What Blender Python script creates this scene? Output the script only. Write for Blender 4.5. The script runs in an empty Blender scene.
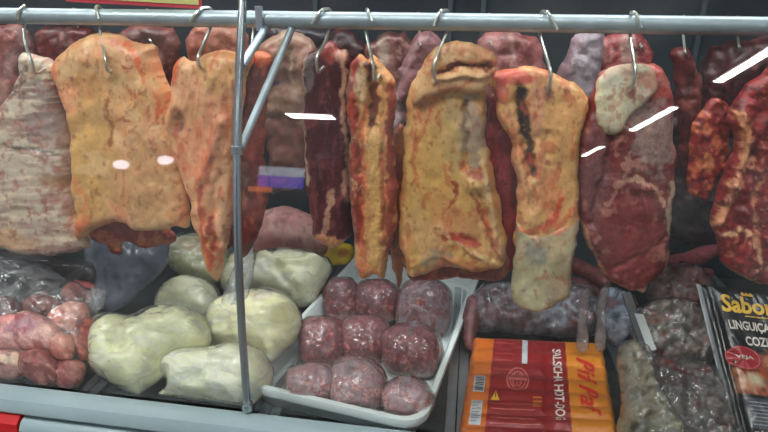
import bpy, bmesh, math, random
import numpy as np
from mathutils import Vector, Matrix
from mathutils.geometry import delaunay_2d_cdt

random.seed(7)
sc = bpy.context.scene
C = sc.collection
F = 555.0
CAM = np.array([0.0, 0.0, 1.45])
YAW, PITCH, ROLL = 8.5, -20.0, 0.7
DECK = 0.80
RAILY = 0.86

# ------------------------------------------------------------------ camera model
def _rx(a): c, s = math.cos(a), math.sin(a); return np.array([[1, 0, 0], [0, c, -s], [0, s, c]])
def _rz(a): c, s = math.cos(a), math.sin(a); return np.array([[c, -s, 0], [s, c, 0], [0, 0, 1]])
ROT = _rz(math.radians(YAW)) @ _rx(math.radians(90 + PITCH)) @ _rz(math.radians(ROLL))

def rays(px, py):
    px = np.asarray(px, float); py = np.asarray(py, float)
    d = np.stack([(px - 384) / F, -(py - 216) / F, -np.ones_like(px)], -1)
    return d @ ROT.T
def on_plane(px, py, p0, n):
    """points where sight lines through photo pixels meet a plane of the place"""
    d = rays(px, py); n = np.asarray(n, float)
    t = ((np.asarray(p0, float) - CAM) @ n) / (d @ n)
    return CAM + d * t[..., None]
def atY(px, py, Y): return on_plane(np.array([px]), np.array([py]), (0, Y, 0), (0, 1, 0))[0]
def atZ(px, py, Z): return on_plane(np.array([px]), np.array([py]), (0, 0, Z), (0, 0, 1))[0]

cd = bpy.data.cameras.new('camera'); cam = bpy.data.objects.new('camera', cd); C.objects.link(cam)
cd.sensor_width = 36; cd.lens = 36 * F / 768; cd.clip_start = 0.02
m = np.eye(4); m[:3, :3] = ROT; m[:3, 3] = CAM
cam.matrix_world = Matrix(m.tolist()); sc.camera = cam

# ------------------------------------------------------------------ noise
def _hash(i, j, k, s):
    h = (i * 374761393 + j * 668265263 + k * 2147483647 + s * 974711) & 0xffffffff
    h = ((h ^ (h >> 13)) * 1274126177) & 0xffffffff
    h = (h ^ (h >> 16)) & 0xffffffff
    return h / 4294967295.0
def vnoise(p, seed=0):
    p = np.asarray(p, float); i = np.floor(p).astype(np.int64); f = p - i; f = f * f * (3 - 2 * f)
    if p.shape[-1] == 2: i = np.concatenate([i, np.zeros_like(i[..., :1])], -1); f = np.concatenate([f, np.zeros_like(f[..., :1])], -1)
    r = 0
    for a in (0, 1):
        for b in (0, 1):
            for c in (0, 1):
                w = (f[..., 0] if a else 1 - f[..., 0]) * (f[..., 1] if b else 1 - f[..., 1]) * (f[..., 2] if c else 1 - f[..., 2])
                r = r + w * _hash(i[..., 0] + a, i[..., 1] + b, i[..., 2] + c, seed)
    return r * 2 - 1
def fbm(p, seed=0, oct=4, gain=.5):
    p = np.asarray(p, float); r = 0; a = 1; t = 0
    for o in range(oct):
        r = r + a * vnoise(p * 2 ** o + 17.3 * o, seed + o); t += a; a *= gain
    return r / t * 1.6

# ------------------------------------------------------------------ materials
def lin(c, k=1.0):
    r = []
    for v in c[:3]:
        v /= 255.0; v = v / 12.92 if v <= .04045 else ((v + .055) / 1.055) ** 2.4
        r.append(min(v * k, .95))
    return np.array(r)
MATS = {}
def new_mat(name):
    m = bpy.data.materials.new(name); m.use_nodes = True
    nt = m.node_tree; nt.nodes.clear()
    out = nt.nodes.new('ShaderNodeOutputMaterial'); MATS[name] = m
    return m, nt, out
def N(nt, t, **kw):
    n = nt.nodes.new(t)
    for k, v in kw.items():
        if hasattr(n, k) and k not in n.inputs: setattr(n, k, v)
        else: n.inputs[k].default_value = v
    return n
def schlick(nt, normal=None, scale=1.0):
    L = nt.links.new; g = N(nt, 'ShaderNodeNewGeometry'); d = N(nt, 'ShaderNodeVectorMath', operation='DOT_PRODUCT')
    L(g.outputs['Incoming'], d.inputs[0]); L(normal if normal is not None else g.outputs['Normal'], d.inputs[1])
    a = N(nt, 'ShaderNodeMath', operation='ABSOLUTE'); L(d.outputs['Value'], a.inputs[0])
    b = N(nt, 'ShaderNodeMath', operation='SUBTRACT'); b.inputs[0].default_value = 1; L(a.outputs[0], b.inputs[1]); b.use_clamp = True
    p = N(nt, 'ShaderNodeMath', operation='POWER'); L(b.outputs[0], p.inputs[0]); p.inputs[1].default_value = 5
    m = N(nt, 'ShaderNodeMath', operation='MULTIPLY_ADD'); L(p.outputs[0], m.inputs[0]); m.inputs[1].default_value = .96 * scale; m.inputs[2].default_value = .04 * scale; m.use_clamp = True
    return m.outputs[0]
def simple(name, col, rough=.5, metal=0.0, spec=.5, bump=0.0, bscale=80, vary=.08, vscale=12, coat=0.0, emit=None, k=1.0):
    m, nt, out = new_mat(name); L = nt.links.new
    b = N(nt, 'ShaderNodeBsdfPrincipled'); L(b.outputs[0], out.inputs[0])
    c = lin(col, k)
    b.inputs['Roughness'].default_value = rough; b.inputs['Metallic'].default_value = metal
    b.inputs['Specular IOR Level'].default_value = spec; b.inputs['Coat Weight'].default_value = coat
    tc = N(nt, 'ShaderNodeTexCoord')
    n = N(nt, 'ShaderNodeTexNoise', Scale=vscale, Detail=5.0); L(tc.outputs['Object'], n.inputs['Vector'])
    r = N(nt, 'ShaderNodeMapRange'); L(n.outputs['Fac'], r.inputs[0])
    r.inputs[1].default_value = .3; r.inputs[2].default_value = .7
    r.inputs[3].default_value = 1 - vary; r.inputs[4].default_value = 1 + vary
    mx = N(nt, 'ShaderNodeMix', data_type='RGBA', blend_type='MULTIPLY'); mx.inputs[0].default_value = 1
    mx.inputs[6].default_value = (*c, 1); L(r.outputs[0], mx.inputs[7]); L(mx.outputs[2], b.inputs['Base Color'])
    if bump:
        n2 = N(nt, 'ShaderNodeTexNoise', Scale=bscale, Detail=6.0); L(tc.outputs['Object'], n2.inputs['Vector'])
        bp = N(nt, 'ShaderNodeBump', Strength=bump, Distance=.003); L(n2.outputs['Fac'], bp.inputs['Height']); L(bp.outputs[0], b.inputs['Normal'])
    if emit:
        b.inputs['Emission Color'].default_value = (*lin(col), 1); b.inputs['Emission Strength'].default_value = emit
    return m
def painted(name, rough=.4, spec=.5, fine=(.18, 260), coarse=(.22, 55), bump=.5, bscale=130, coat=.15, stretch=(1, 1, 1), sss=0.0):
    """colour from the mesh's own albedo pattern, broken up by grain at two scales"""
    m, nt, out = new_mat(name); L = nt.links.new
    b = N(nt, 'ShaderNodeBsdfPrincipled'); L(b.outputs[0], out.inputs[0])
    b.inputs['Roughness'].default_value = rough; b.inputs['Specular IOR Level'].default_value = spec
    b.inputs['Coat Weight'].default_value = coat; b.inputs['Coat Roughness'].default_value = .25
    at = N(nt, 'ShaderNodeAttribute', attribute_name='Col')
    tc = N(nt, 'ShaderNodeTexCoord'); mp = N(nt, 'ShaderNodeMapping'); mp.inputs['Scale'].default_value = stretch
    L(tc.outputs['Object'], mp.inputs[0])
    col = at.outputs['Color']
    for (amt, s) in (coarse, fine):
        n = N(nt, 'ShaderNodeTexNoise', Scale=float(s), Detail=5.0, Roughness=.6); L(mp.outputs[0], n.inputs['Vector'])
        r = N(nt, 'ShaderNodeMapRange'); L(n.outputs['Fac'], r.inputs[0]); r.inputs[1].default_value = .3; r.inputs[2].default_value = .7
        r.inputs[3].default_value = 1 - amt; r.inputs[4].default_value = 1 + amt
        mx = N(nt, 'ShaderNodeMix', data_type='RGBA', blend_type='MULTIPLY'); mx.inputs[0].default_value = 1
        L(col, mx.inputs[6]); L(r.outputs[0], mx.inputs[7]); col = mx.outputs[2]
    L(col, b.inputs['Base Color'])
    n2 = N(nt, 'ShaderNodeTexNoise', Scale=float(bscale), Detail=7.0); L(mp.outputs[0], n2.inputs['Vector'])
    bp = N(nt, 'ShaderNodeBump', Strength=bump, Distance=.004); L(n2.outputs['Fac'], bp.inputs['Height']); L(bp.outputs[0], b.inputs['Normal'])
    if sss:
        b.inputs['Subsurface Weight'].default_value = sss; b.inputs['Subsurface Radius'].default_value = (.01, .006, .004); b.inputs['Subsurface Scale'].default_value = 1.0
    return m
def film(name, haze=.18, tint=(225, 230, 235), rough=.18, bump=.6, bscale=40, stretch=(1, 1, 1), hmax=.5, gloss=.5):
    """thin clear plastic: see-through, milky in its folds, shiny"""
    m, nt, out = new_mat(name); L = nt.links.new
    tc = N(nt, 'ShaderNodeTexCoord'); mp = N(nt, 'ShaderNodeMapping'); mp.inputs['Scale'].default_value = stretch
    L(tc.outputs['Object'], mp.inputs[0])
    n = N(nt, 'ShaderNodeTexNoise', Scale=float(bscale), Detail=2.5, Distortion=1.2); L(mp.outputs[0], n.inputs['Vector'])
    bp = N(nt, 'ShaderNodeBump', Strength=bump, Distance=.006); L(n.outputs['Fac'], bp.inputs['Height'])
    tr = N(nt, 'ShaderNodeBsdfTransparent'); df = N(nt, 'ShaderNodeBsdfDiffuse'); df.inputs[0].default_value = (*lin(tint), 1)
    tl = N(nt, 'ShaderNodeBsdfTranslucent'); tl.inputs[0].default_value = (*lin(tint), 1)
    gl = N(nt, 'ShaderNodeBsdfGlossy', Roughness=rough); L(bp.outputs[0], gl.inputs['Normal']); L(bp.outputs[0], df.inputs['Normal'])
    r = N(nt, 'ShaderNodeMapRange'); L(n.outputs['Fac'], r.inputs[0]); r.inputs[1].default_value = .42; r.inputs[2].default_value = .75
    r.inputs[3].default_value = haze; r.inputs[4].default_value = hmax
    dd = N(nt, 'ShaderNodeMixShader'); dd.inputs[0].default_value = .35; L(df.outputs[0], dd.inputs[1]); L(tl.outputs[0], dd.inputs[2])
    a = N(nt, 'ShaderNodeMixShader'); L(r.outputs[0], a.inputs[0]); L(tr.outputs[0], a.inputs[1]); L(dd.outputs[0], a.inputs[2])
    fo = schlick(nt, bp.outputs[0], gloss * 2)
    b = N(nt, 'ShaderNodeMixShader'); L(fo, b.inputs[0]); L(a.outputs[0], b.inputs[1]); L(gl.outputs[0], b.inputs[2])
    L(b.outputs[0], out.inputs[0])
    return m
def glass_mat():
    m, nt, out = new_mat('display_glass'); L = nt.links.new
    tr = N(nt, 'ShaderNodeBsdfTransparent'); tr.inputs[0].default_value = (.97, .985, .98, 1)
    gl = N(nt, 'ShaderNodeBsdfGlossy', Roughness=.015)
    a = N(nt, 'ShaderNodeMixShader'); L(schlick(nt), a.inputs[0]); L(tr.outputs[0], a.inputs[1]); L(gl.outputs[0], a.inputs[2])
    # faint diffuse haze, uneven
    df = N(nt, 'ShaderNodeBsdfDiffuse'); df.inputs[0].default_value = (.7, .73, .75, 1)
    tc = N(nt, 'ShaderNodeTexCoord'); n = N(nt, 'ShaderNodeTexNoise', Scale=5.0, Detail=6.0, Distortion=1.0); L(tc.outputs['Object'], n.inputs['Vector'])
    r = N(nt, 'ShaderNodeMapRange'); L(n.outputs['Fac'], r.inputs[0]); r.inputs[1].default_value = .4; r.inputs[2].default_value = .8; r.inputs[3].default_value = .004; r.inputs[4].default_value = .03
    b = N(nt, 'ShaderNodeMixShader'); L(r.outputs[0], b.inputs[0]); L(a.outputs[0], b.inputs[1]); L(df.outputs[0], b.inputs[2])
    L(b.outputs[0], out.inputs[0]); return m
def emis(name, col, s):
    m, nt, out = new_mat(name); e = N(nt, 'ShaderNodeEmission', Strength=s); e.inputs[0].default_value = (*lin(col), 1)
    nt.links.new(e.outputs[0], out.inputs[0]); return m

MEAT = painted('raw_meat', rough=.38, bump=.55, coat=.1, fine=(.22, 300), coarse=(.25, 60))
FAT = painted('fat_and_membrane', rough=.40, bump=.22, bscale=90, coat=.08, fine=(.07, 260), coarse=(.10, 45), sss=.0)
RAGGED = painted('ragged_meat', rough=.36, bump=.7, bscale=90, coat=.15, fine=(.25, 260), coarse=(.25, 60))
TRIPE = painted('cream_offal', rough=.5, bump=.25, bscale=35, coat=.1, fine=(.05, 200), coarse=(.08, 25))
MINCE = painted('ground_meat', rough=.4, bump=1.0, bscale=170, coat=.2, fine=(.45, 330), coarse=(.3, 160))
PRINT = painted('printed_plastic', rough=.3, bump=.12, bscale=60, coat=.35, fine=(.02, 200), coarse=(.08, 30))
STEEL = simple('brushed_steel', (190, 200, 205), rough=.32, metal=.9, vary=.1, vscale=30)
RAILM = simple('dull_zinc_rail', (176, 190, 198), rough=.42, metal=.55, vary=.12, vscale=40, bump=.1)
HOOKM = simple('hook_steel', (205, 208, 200), rough=.28, metal=.75, vary=.15, vscale=60)
RODM = simple('chrome_rod', (190, 200, 205), rough=.22, metal=.95, vary=.06)
DARKP = simple('dark_deck_panel', (52, 56, 58), rough=.4, metal=.3, vary=.35, vscale=25, bump=.3, bscale=200)
LEDGE = simple('grey_painted_ledge', (150, 172, 178), rough=.35, vary=.06, vscale=8, coat=.2)
GROOVE = simple('dark_groove', (40, 42, 45), rough=.6)
RED = simple('red_panel_plastic', (200, 25, 30), rough=.4)
BACK = simple('dark_back_panel', (46, 53, 60), rough=.3, metal=.2, vary=.3, vscale=6, bump=.15, bscale=30)
BACKF = simple('grey_door_frame', (72, 82, 90), rough=.4, metal=.4)
CEIL = simple('ceiling_paint', (150, 155, 160), rough=.8)
FLOOR = simple('shop_floor_tile', (120, 118, 112), rough=.5)
WHITEP = simple('white_tray_plastic', (212, 226, 230), rough=.32, vary=.04, coat=.25, k=1.3)
GLASS = glass_mat()
FILM = film('clear_film', haze=.02, hmax=.32, gloss=.8, bscale=30, bump=.9)
FILMG = film('milky_bag_film', haze=.22, hmax=.6, tint=(200, 206, 216), bscale=22)
FILMT = film('tight_clear_film', haze=.02, hmax=.34, bscale=22, stretch=(1, 1, 2.2), rough=.22, bump=.9, gloss=.8)
FILMW = film('creased_clear_film', haze=.02, hmax=.35, bscale=26, rough=.12, bump=1.0, gloss=.8)

FILMB = film('pinkish_bag_film', haze=.14, hmax=.52, tint=(176, 146, 156), bscale=30, rough=.16, bump=.9, gloss=.9)
FILMP = film('pale_bag_film', haze=.26, hmax=.85, tint=(206, 190, 200), bscale=34, rough=.16, bump=.9, gloss=.9)  # white haze streaks stand in for highlights on the pale bags
FILMD = film('dim_bag_film', haze=.06, hmax=.40, tint=(150, 152, 158), bscale=24, rough=.10, bump=1.0, gloss=1.0)
# ------------------------------------------------------------------ objects
def empty(name, loc):
    o = bpy.data.objects.new(name, None); C.objects.link(o); o.location = Vector([float(v) for v in loc]); o.empty_display_size = .03
    return o
def tag(o, label, cat=None, group=None, kind=None):
    o['label'] = label
    if cat: o['category'] = cat
    if group: o['group'] = group
    if kind: o['kind'] = kind
    return o
def link_mesh(name, V, Fc, mat, parent=None, cols=None, smooth=True):
    V = np.asarray(V, float)
    org = np.array([(V[:, 0].min() + V[:, 0].max()) / 2, (V[:, 1].min() + V[:, 1].max()) / 2, V[:, 2].min()])
    me = bpy.data.meshes.new(name)
    me.from_pydata((V - org).tolist(), [], [list(map(int, f)) for f in Fc]); me.update()
    if smooth: me.polygons.foreach_set('use_smooth', [True] * len(me.polygons))
    if cols is not None:
        a = me.color_attributes.new('Col', 'FLOAT_COLOR', 'POINT')
        cc = np.concatenate([cols, np.ones((len(cols), 1))], 1).astype(np.float32)
        a.data.foreach_set('color', cc.ravel())
    if smooth and cols is None: me.set_sharp_from_angle(angle=math.radians(40))
    if mat: me.materials.append(mat)
    o = bpy.data.objects.new(name, me); C.objects.link(o)
    if parent is not None:
        o.parent = parent; pl = np.array(parent_world(parent)); o.location = Vector((org - pl).tolist())
    else: o.location = Vector(org.tolist())
    o['_w'] = [float(v) for v in org]
    return o
def parent_world(p):
    w = np.zeros(3)
    while p is not None:
        w = w + np.array(p.location); p = p.parent
    return w
def smooth_poly(P, sub=6):
    P = np.array(P, float); n = len(P); out = []
    for i in range(n):
        a, b, c, d = P[i - 1], P[i], P[(i + 1) % n], P[(i + 2) % n]
        for k in range(sub):
            t = k / sub
            out.append(.5 * ((2 * b) + (-a + c) * t + (2 * a - 5 * b + 4 * c - d) * t * t + (-a + 3 * b - 3 * c + d) * t ** 3))
    return np.array(out)
def resample(P, s):
    Q = np.vstack([P, P[:1]]); d = np.r_[0, np.cumsum(np.linalg.norm(np.diff(Q, axis=0), axis=1))]
    n = max(8, int(d[-1] / s)); t = np.linspace(0, d[-1], n, endpoint=False)
    return np.stack([np.interp(t, d, Q[:, 0]), np.interp(t, d, Q[:, 1])], 1)
def seg_dist(p, A, B):
    """distance from points p (n,2) to the nearest of segments A-B (m,2)"""
    best = np.full(len(p), 1e9)
    for a, b in zip(A, B):
        ab = b - a; t = np.clip(((p - a) @ ab) / max(ab @ ab, 1e-9), 0, 1)
        best = np.minimum(best, np.linalg.norm(p - a - t[:, None] * ab, axis=1))
    return best
def inside(p, P):
    r = np.zeros(len(p), bool); n = len(P)
    for i in range(n):
        a, b = P[i], P[i - 1]
        c = ((a[1] > p[:, 1]) != (b[1] > p[:, 1]))
        with np.errstate(divide='ignore', invalid='ignore'):
            x = (b[0] - a[0]) * (p[:, 1] - a[1]) / (b[1] - a[1]) + a[0]
        r ^= c & (p[:, 0] < x)
    return r
def paint(p, base, marks, seed, k):
    """albedo pattern. marks: ('b',x,y,rx,ry,deg,col,op) blob | ('s',[(x,y)..],w,col,op) stroke | ('n',scale,thr,col,op[,sx,sy]) noise speckle"""
    col = np.tile(lin(base, k), (len(p), 1)); q = p
    nz = fbm(q / 9.0, seed + 50); nf = fbm(q / 3.5, seed + 70, 3)
    for i, m in enumerate(marks):
        if m[0] == 'b':
            _, x, y, rx, ry, dg, c, op = m; a = math.radians(dg)
            dx, dy = q[:, 0] - x, q[:, 1] - y
            u = (dx * math.cos(a) + dy * math.sin(a)) / rx; v = (-dx * math.sin(a) + dy * math.cos(a)) / ry
            d = np.sqrt(u * u + v * v) + .35 * nz + .18 * nf; w = np.clip((1.2 - d) / .45, 0, 1)
        elif m[0] == 's':
            _, pts, wd, c, op = m; P = np.array(pts, float)
            d = seg_dist(q + np.stack([nz, fbm(q / 9., seed + 51)], 1) * 3.0, P[:-1], P[1:]) / wd + .4 * nf; w = np.clip((1.15 - d) / .5, 0, 1)
        elif m[0] == 'v':
            _, s, wd, th, c, op, sx, sy = m
            r_ = np.abs(fbm(q / s * np.array([1 / sx, 1 / sy]), seed + 140 + i * 5, 4)); mk_ = np.clip((fbm(q / (s * 1.6), seed + 160 + i, 2) - th) / .25, 0, 1)
            w = np.clip(1 - r_ / wd, 0, 1) * mk_
        else:
            s, th, c, op = m[1:5]; sx, sy = (m[5], m[6]) if len(m) > 5 else (1, 1)
            d = fbm(q / s * np.array([1 / sx, 1 / sy]), seed + 90 + i * 7, 4); w = np.clip((d - th) / .18, 0, 1)
        w = (w * w * (3 - 2 * w) * op)[:, None]
        col = col * (1 - w) + lin(c, k) * w
    return col
KA = 1.35
def pillow(name, poly, p0, n, T=.02, Tb=None, R=14, s=2.2, mat=None, base=(180, 140, 100), marks=(), parent=None, bumps=(), rag=1.0, nz=(.004, 22), wr=None, seed=1, floor=None, k=None, smooth=3, nosmooth=False, gain=1.0, steps=0):
    """a body bulging both ways from the plane (p0, n) inside its outline"""
    Tb = T if Tb is None else Tb
    P = np.array(poly, float) if nosmooth else smooth_poly(poly)
    P = resample(P, s)
    if rag:
        P = P + rag * np.stack([fbm(P / 6., seed + 3, 3) * .6 + fbm(P / 17., seed + 5, 2) * 1.6, fbm(P / 6., seed + 4, 3) * .6 + fbm(P / 17., seed + 6, 2) * 1.4], 1)
    mn, mx = P.min(0), P.max(0)
    gx, gy = np.meshgrid(np.arange(mn[0], mx[0], s), np.arange(mn[1], mx[1], s * .9)); gx = gx + (np.arange(gx.shape[0]) % 2)[:, None] * s * .5
    g = np.stack([gx.ravel(), gy.ravel()], 1); g = g[inside(g, P)]
    A, B = P, np.roll(P, -1, 0)
    d = seg_dist(g, A, B); g = g[d > s * .55]; d = d[d > s * .55]
    nb = len(P); pts = np.vstack([P, g]); D = np.r_[np.zeros(nb), d]
    res = delaunay_2d_cdt([Vector(v.tolist()) for v in pts], [(i, (i + 1) % nb) for i in range(nb)], [], 1, 1e-4)
    vo, eo, fo = res[0], res[1], res[2]
    pts2 = np.array([[v.x, v.y] for v in vo])
    if len(pts2) != len(pts):
        D = seg_dist(pts2, A, B)
        isb = D < 1e-3
    else:
        isb = np.zeros(len(pts2), bool); isb[:nb] = True
    pts = pts2
    t = np.clip(D / R, 0, 1); h = np.sqrt(1 - (1 - t) ** 2)
    E_ = np.array(eo); nn = len(pts)
    for _ in range(smooth):
        acc = np.zeros(nn); cnt = np.zeros(nn)
        np.add.at(acc, E_[:, 0], h[E_[:, 1]]); np.add.at(acc, E_[:, 1], h[E_[:, 0]]); np.add.at(cnt, E_[:, 0], 1); np.add.at(cnt, E_[:, 1], 1)
        h2 = acc / np.maximum(cnt, 1); h = np.where(isb, 0, .5 * h + .5 * h2)
    edge = np.clip(D / (R * .5), 0, 1)
    amp, sc_ = nz
    f = T * h + edge * amp * fbm(pts / sc_, seed, 4)
    if wr:   # wrinkles: (amp, scale, stretch_x, stretch_y)
        f = f + edge * wr[0] * (1 - np.abs(fbm(pts / wr[1] * np.array([1 / wr[2], 1 / wr[3]]), seed + 20, 4)) * 2)
    for b in bumps:
        if b[0] == 'b':
            _, x, y, rx, ry, dg, a_ = b; a = math.radians(dg)
            dx, dy = pts[:, 0] - x, pts[:, 1] - y
            u = (dx * math.cos(a) + dy * math.sin(a)) / rx; v = (-dx * math.sin(a) + dy * math.cos(a)) / ry
            f = f + a_ * np.exp(-(u * u + v * v)) * edge
        else:
            _, pl, wd, a_ = b; Q = np.array(pl, float)
            dd = seg_dist(pts + np.stack([fbm(pts / 9., seed + 8), fbm(pts / 9., seed + 9)], 1) * 2.5, Q[:-1], Q[1:])
            f = f + a_ * np.exp(-(dd / wd) ** 2) * edge
    n = np.asarray(n, float); n = n / np.linalg.norm(n)
    W = on_plane(pts[:, 0], pts[:, 1], p0, n)
    fr = W + n * f[:, None]; bk = W - n * (Tb * h + 0.0005)[:, None]
    cols = paint(pts, base, marks, seed, (KA if k is None else k) * gain)
    cols = np.clip(cols * (1 + .10 * fbm(pts / 14., seed + 33)[:, None]), 0, .95)
    idx = np.full(nn, -1); ni = np.where(~isb)[0]; idx[ni] = nn + np.arange(len(ni)); idx[isb] = np.where(isb)[0]
    Vt = np.vstack([fr, bk[ni]]); Cc = np.vstack([cols, cols[ni]])
    if floor is not None:
        Vt[:, 2] = np.maximum(Vt[:, 2], floor)
        yg = np.maximum(np.polyval([0.15675184, 0.46234057, 0.37607483, 0.77874967], np.minimum(Vt[:, 2] - 1.45, .3)) + .005, .706)
        dd_ = Vt[:, 1] - yg; Vt[:, 1] = yg + np.where(dd_ < .05, .5 * (dd_ + np.sqrt(dd_ ** 2 + .0001)), dd_)
    faces = []
    # orientation: make front faces point along n
    for fa in fo:
        fa = list(fa); a, b, c = (fr[fa[0]], fr[fa[1]], fr[fa[2]])
        if np.cross(b - a, c - a) @ n < 0: fa = fa[::-1]
        faces.append(fa)
        bf = [idx[v] for v in fa[::-1]]
        if bf != fa: faces.append(bf)
    return link_mesh(name, Vt, faces, mat, parent, Cc)
def ell(x, y, rx, ry, deg=0, p=2.7, n=18, wob=.04, seed=0):
    r = random.Random(seed * 77 + int(x) * 13 + int(y)); a0 = math.radians(deg); out = []
    for i in range(n):
        a = 2 * math.pi * i / n; c, s = math.cos(a), math.sin(a)
        u = abs(c) ** (2 / p) * (1 if c > 0 else -1) * rx; v = abs(s) ** (2 / p) * (1 if s > 0 else -1) * ry
        w = 1 + r.uniform(-wob, wob)
        out.append((x + (u * math.cos(a0) - v * math.sin(a0)) * w, y + (u * math.sin(a0) + v * math.cos(a0)) * w))
    return out
def tube(name, pts, r, mat, parent=None, seg=12, cap=True, taper=None, sub=6, rnd=None):
    P = [np.array(p, float) for p in pts]
    if sub > 1 and len(P) > 2:
        Q = [2 * P[0] - P[1]] + P + [2 * P[-1] - P[-2]]; out = []
        for i in range(1, len(Q) - 2):
            a, b, c, d = Q[i - 1:i + 3]
            for k in range(sub):
                t = k / sub; out.append(.5 * ((2 * b) + (-a + c) * t + (2 * a - 5 * b + 4 * c - d) * t * t + (-a + 3 * b - 3 * c + d) * t ** 3))
        out.append(P[-1]); P = out
    P = np.array(P); n = len(P); T = np.gradient(P, axis=0); T /= np.maximum(np.linalg.norm(T, axis=1), 1e-9)[:, None]
    up = np.array([0, 0, 1.]) if abs(T[0][2]) < .9 else np.array([1., 0, 0])
    V = []; u = np.cross(T[0], up); u /= np.linalg.norm(u)
    for i in range(n):
        u = u - T[i] * (u @ T[i]); u /= np.linalg.norm(u); v = np.cross(T[i], u)
        t = i / (n - 1); rr = r * (taper(t) if taper else 1)
        for k in range(seg):
            a = 2 * math.pi * k / seg; V.append(P[i] + rr * (math.cos(a) * u + math.sin(a) * v))
    Fc = []
    for i in range(n - 1):
        for k in range(seg):
            Fc.append((i * seg + k, i * seg + (k + 1) % seg, (i + 1) * seg + (k + 1) % seg, (i + 1) * seg + k))
    if cap: Fc.append(list(range(seg))[::-1]); Fc.append([(n - 1) * seg + k for k in range(seg)])
    return V, Fc
def mk_tube(name, pts, r, mat, parent=None, **kw):
    V, Fc = tube(name, pts, r, mat, **kw)
    return link_mesh(name, V, Fc, mat, parent)
def box(name, lo, hi, mat, parent=None, bev=0.0):
    bm = bmesh.new(); bmesh.ops.create_cube(bm, size=1)
    lo, hi = np.array(lo, float), np.array(hi, float)
    for v in bm.verts: v.co = Vector(((lo + hi) / 2 + np.array(v.co) * (hi - lo)).tolist())
    if bev: bmesh.ops.bevel(bm, geom=bm.edges[:], offset=bev, segments=2, affect='EDGES', profile=.6)
    V = [np.array(v.co) for v in bm.verts]; Fc = [[v.index for v in f.verts] for f in bm.faces]; bm.free()
    return link_mesh(name, V, Fc, mat, parent, smooth=False)
def extrude_profile(name, prof, x0, x1, mat, parent=None, nx=2, closed=True, smooth=True):
    """prof: list of (Y, Z) extruded along X"""
    n = len(prof); V = []; Fc = []
    for i in range(nx):
        x = x0 + (x1 - x0) * i / (nx - 1)
        for (y, z) in prof: V.append((x, y, z))
    for i in range(nx - 1):
        for k in range(n if closed else n - 1):
            Fc.append((i * n + k, i * n + (k + 1) % n, (i + 1) * n + (k + 1) % n, (i + 1) * n + k))
    if closed: Fc.append(list(range(n))[::-1]); Fc.append([(nx - 1) * n + k for k in range(n)])
    return link_mesh(name, V, Fc, mat, parent, smooth=smooth)
def struct(o): o['kind'] = 'structure'; return o

# ------------------------------------------------------------------ the case (setting)
def glassY(z):
    q = min(z - 1.45, .36)
    return 0.15675184 * q ** 3 + 0.46234057 * q ** 2 + 0.37607483 * q + 0.77874967
XL, XR = -1.75, 1.15
struct(box('floor', (-4, -7, -.05), (4, 3, 0), FLOOR))
struct(box('ceiling', (-4, -7, 3.03), (4, 3, 3.08), CEIL))
struct(box('wall_back', (XL, 1.47, .70), (XR, 1.51, 1.93), BACK))
for i, x in enumerate((-.72, -.40, -.06, .02, .52)):
    struct(box('trim_%d' % (i + 1), (x - .006, 1.455, .80), (x + .006, 1.47, 1.90), BACKF, bev=.002))
struct(box('base_deck', (XL, .70, .70), (XR, 1.47, DECK - .008), GROOVE)).name = 'floor_2'
struct(box('ceiling_2', (XL, .96, 1.90), (XR, 1.47, 1.93), BACKF))
struct(box('wall_left', (XL - .03, .70, .70), (XL, 1.51, 1.93), BACKF)); struct(box('wall_right', (XR, .70, .70), (XR + .03, 1.51, 1.93), BACKF))
# deck panels with steel rims
pan_x = [XL, -1.31, -.98, -.645, -.305, .012, .335, .66, XR]
for i in range(len(pan_x) - 1):
    t = empty('deck_panel', ((pan_x[i] + pan_x[i + 1]) / 2, 1.0, DECK - .008))
    t['kind'] = 'structure'
    box('panel', (pan_x[i] + .018, .704, DECK - .008), (pan_x[i + 1] - .018, 1.46, DECK - .001), DARKP, t)
    for x in (pan_x[i] + .001, pan_x[i + 1] - .019):
        box('side_rim', (x, .704, DECK - .008), (x + .018, 1.46, DECK + .006), STEEL, t, bev=.002)
# front ledge
ledge = [(.692, .78), (.690, .844), (.687, .848), (.680, .849), (.668, .847), (.657, .843), (.652, .834), (.650, .824), (.653, .819), (.665, .817), (.685, .817), (.685, .78)]
o = struct(extrude_profile('trim_6', ledge, XL, XR, LEDGE)); 
o = struct(extrude_profile('trim_7', [(.684, .817), (.668, .817), (.668, .809), (.684, .809)], XL, XR, GROOVE, smooth=False))
bump_p = [(.684, .809), (.664, .809), (.652, .805), (.645, .794), (.643, .75), (.645, .72), (.655, .705), (.69, .70)]
xb = atY(15, 415, .645)[0]
struct(extrude_profile('trim_8', bump_p, xb, XR, LEDGE))
struct(extrude_profile('trim_9', [(.684, .815), (.658, .815), (.645, .803), (.642, .74), (.645, .70), (.685, .70)], XL, xb - .003, RED))

# glass panes
zz = np.linspace(.857, 1.80, 40)
def pane(x0, x1):
    outer = [(glassY(z) - .0025, z) for z in zz]; inner = [(glassY(z) + .0025, z) for z in zz[::-1]]
    return extrude_profile('glass_pane', outer + inner, x0, x1, GLASS, nx=2)
ROD_X = -.3183
g = pane(XL, ROD_X - .003); tag(g, 'curved front glass pane left of the upright chrome joint', 'glass'); g.name = 'window_1'; g['kind'] = 'structure'; del g['category']
g = pane(ROD_X + .003, XR); tag(g, 'curved front glass pane right of the upright chrome joint', 'glass'); g.name = 'window_2'; g['kind'] = 'structure'; del g['category']

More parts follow.
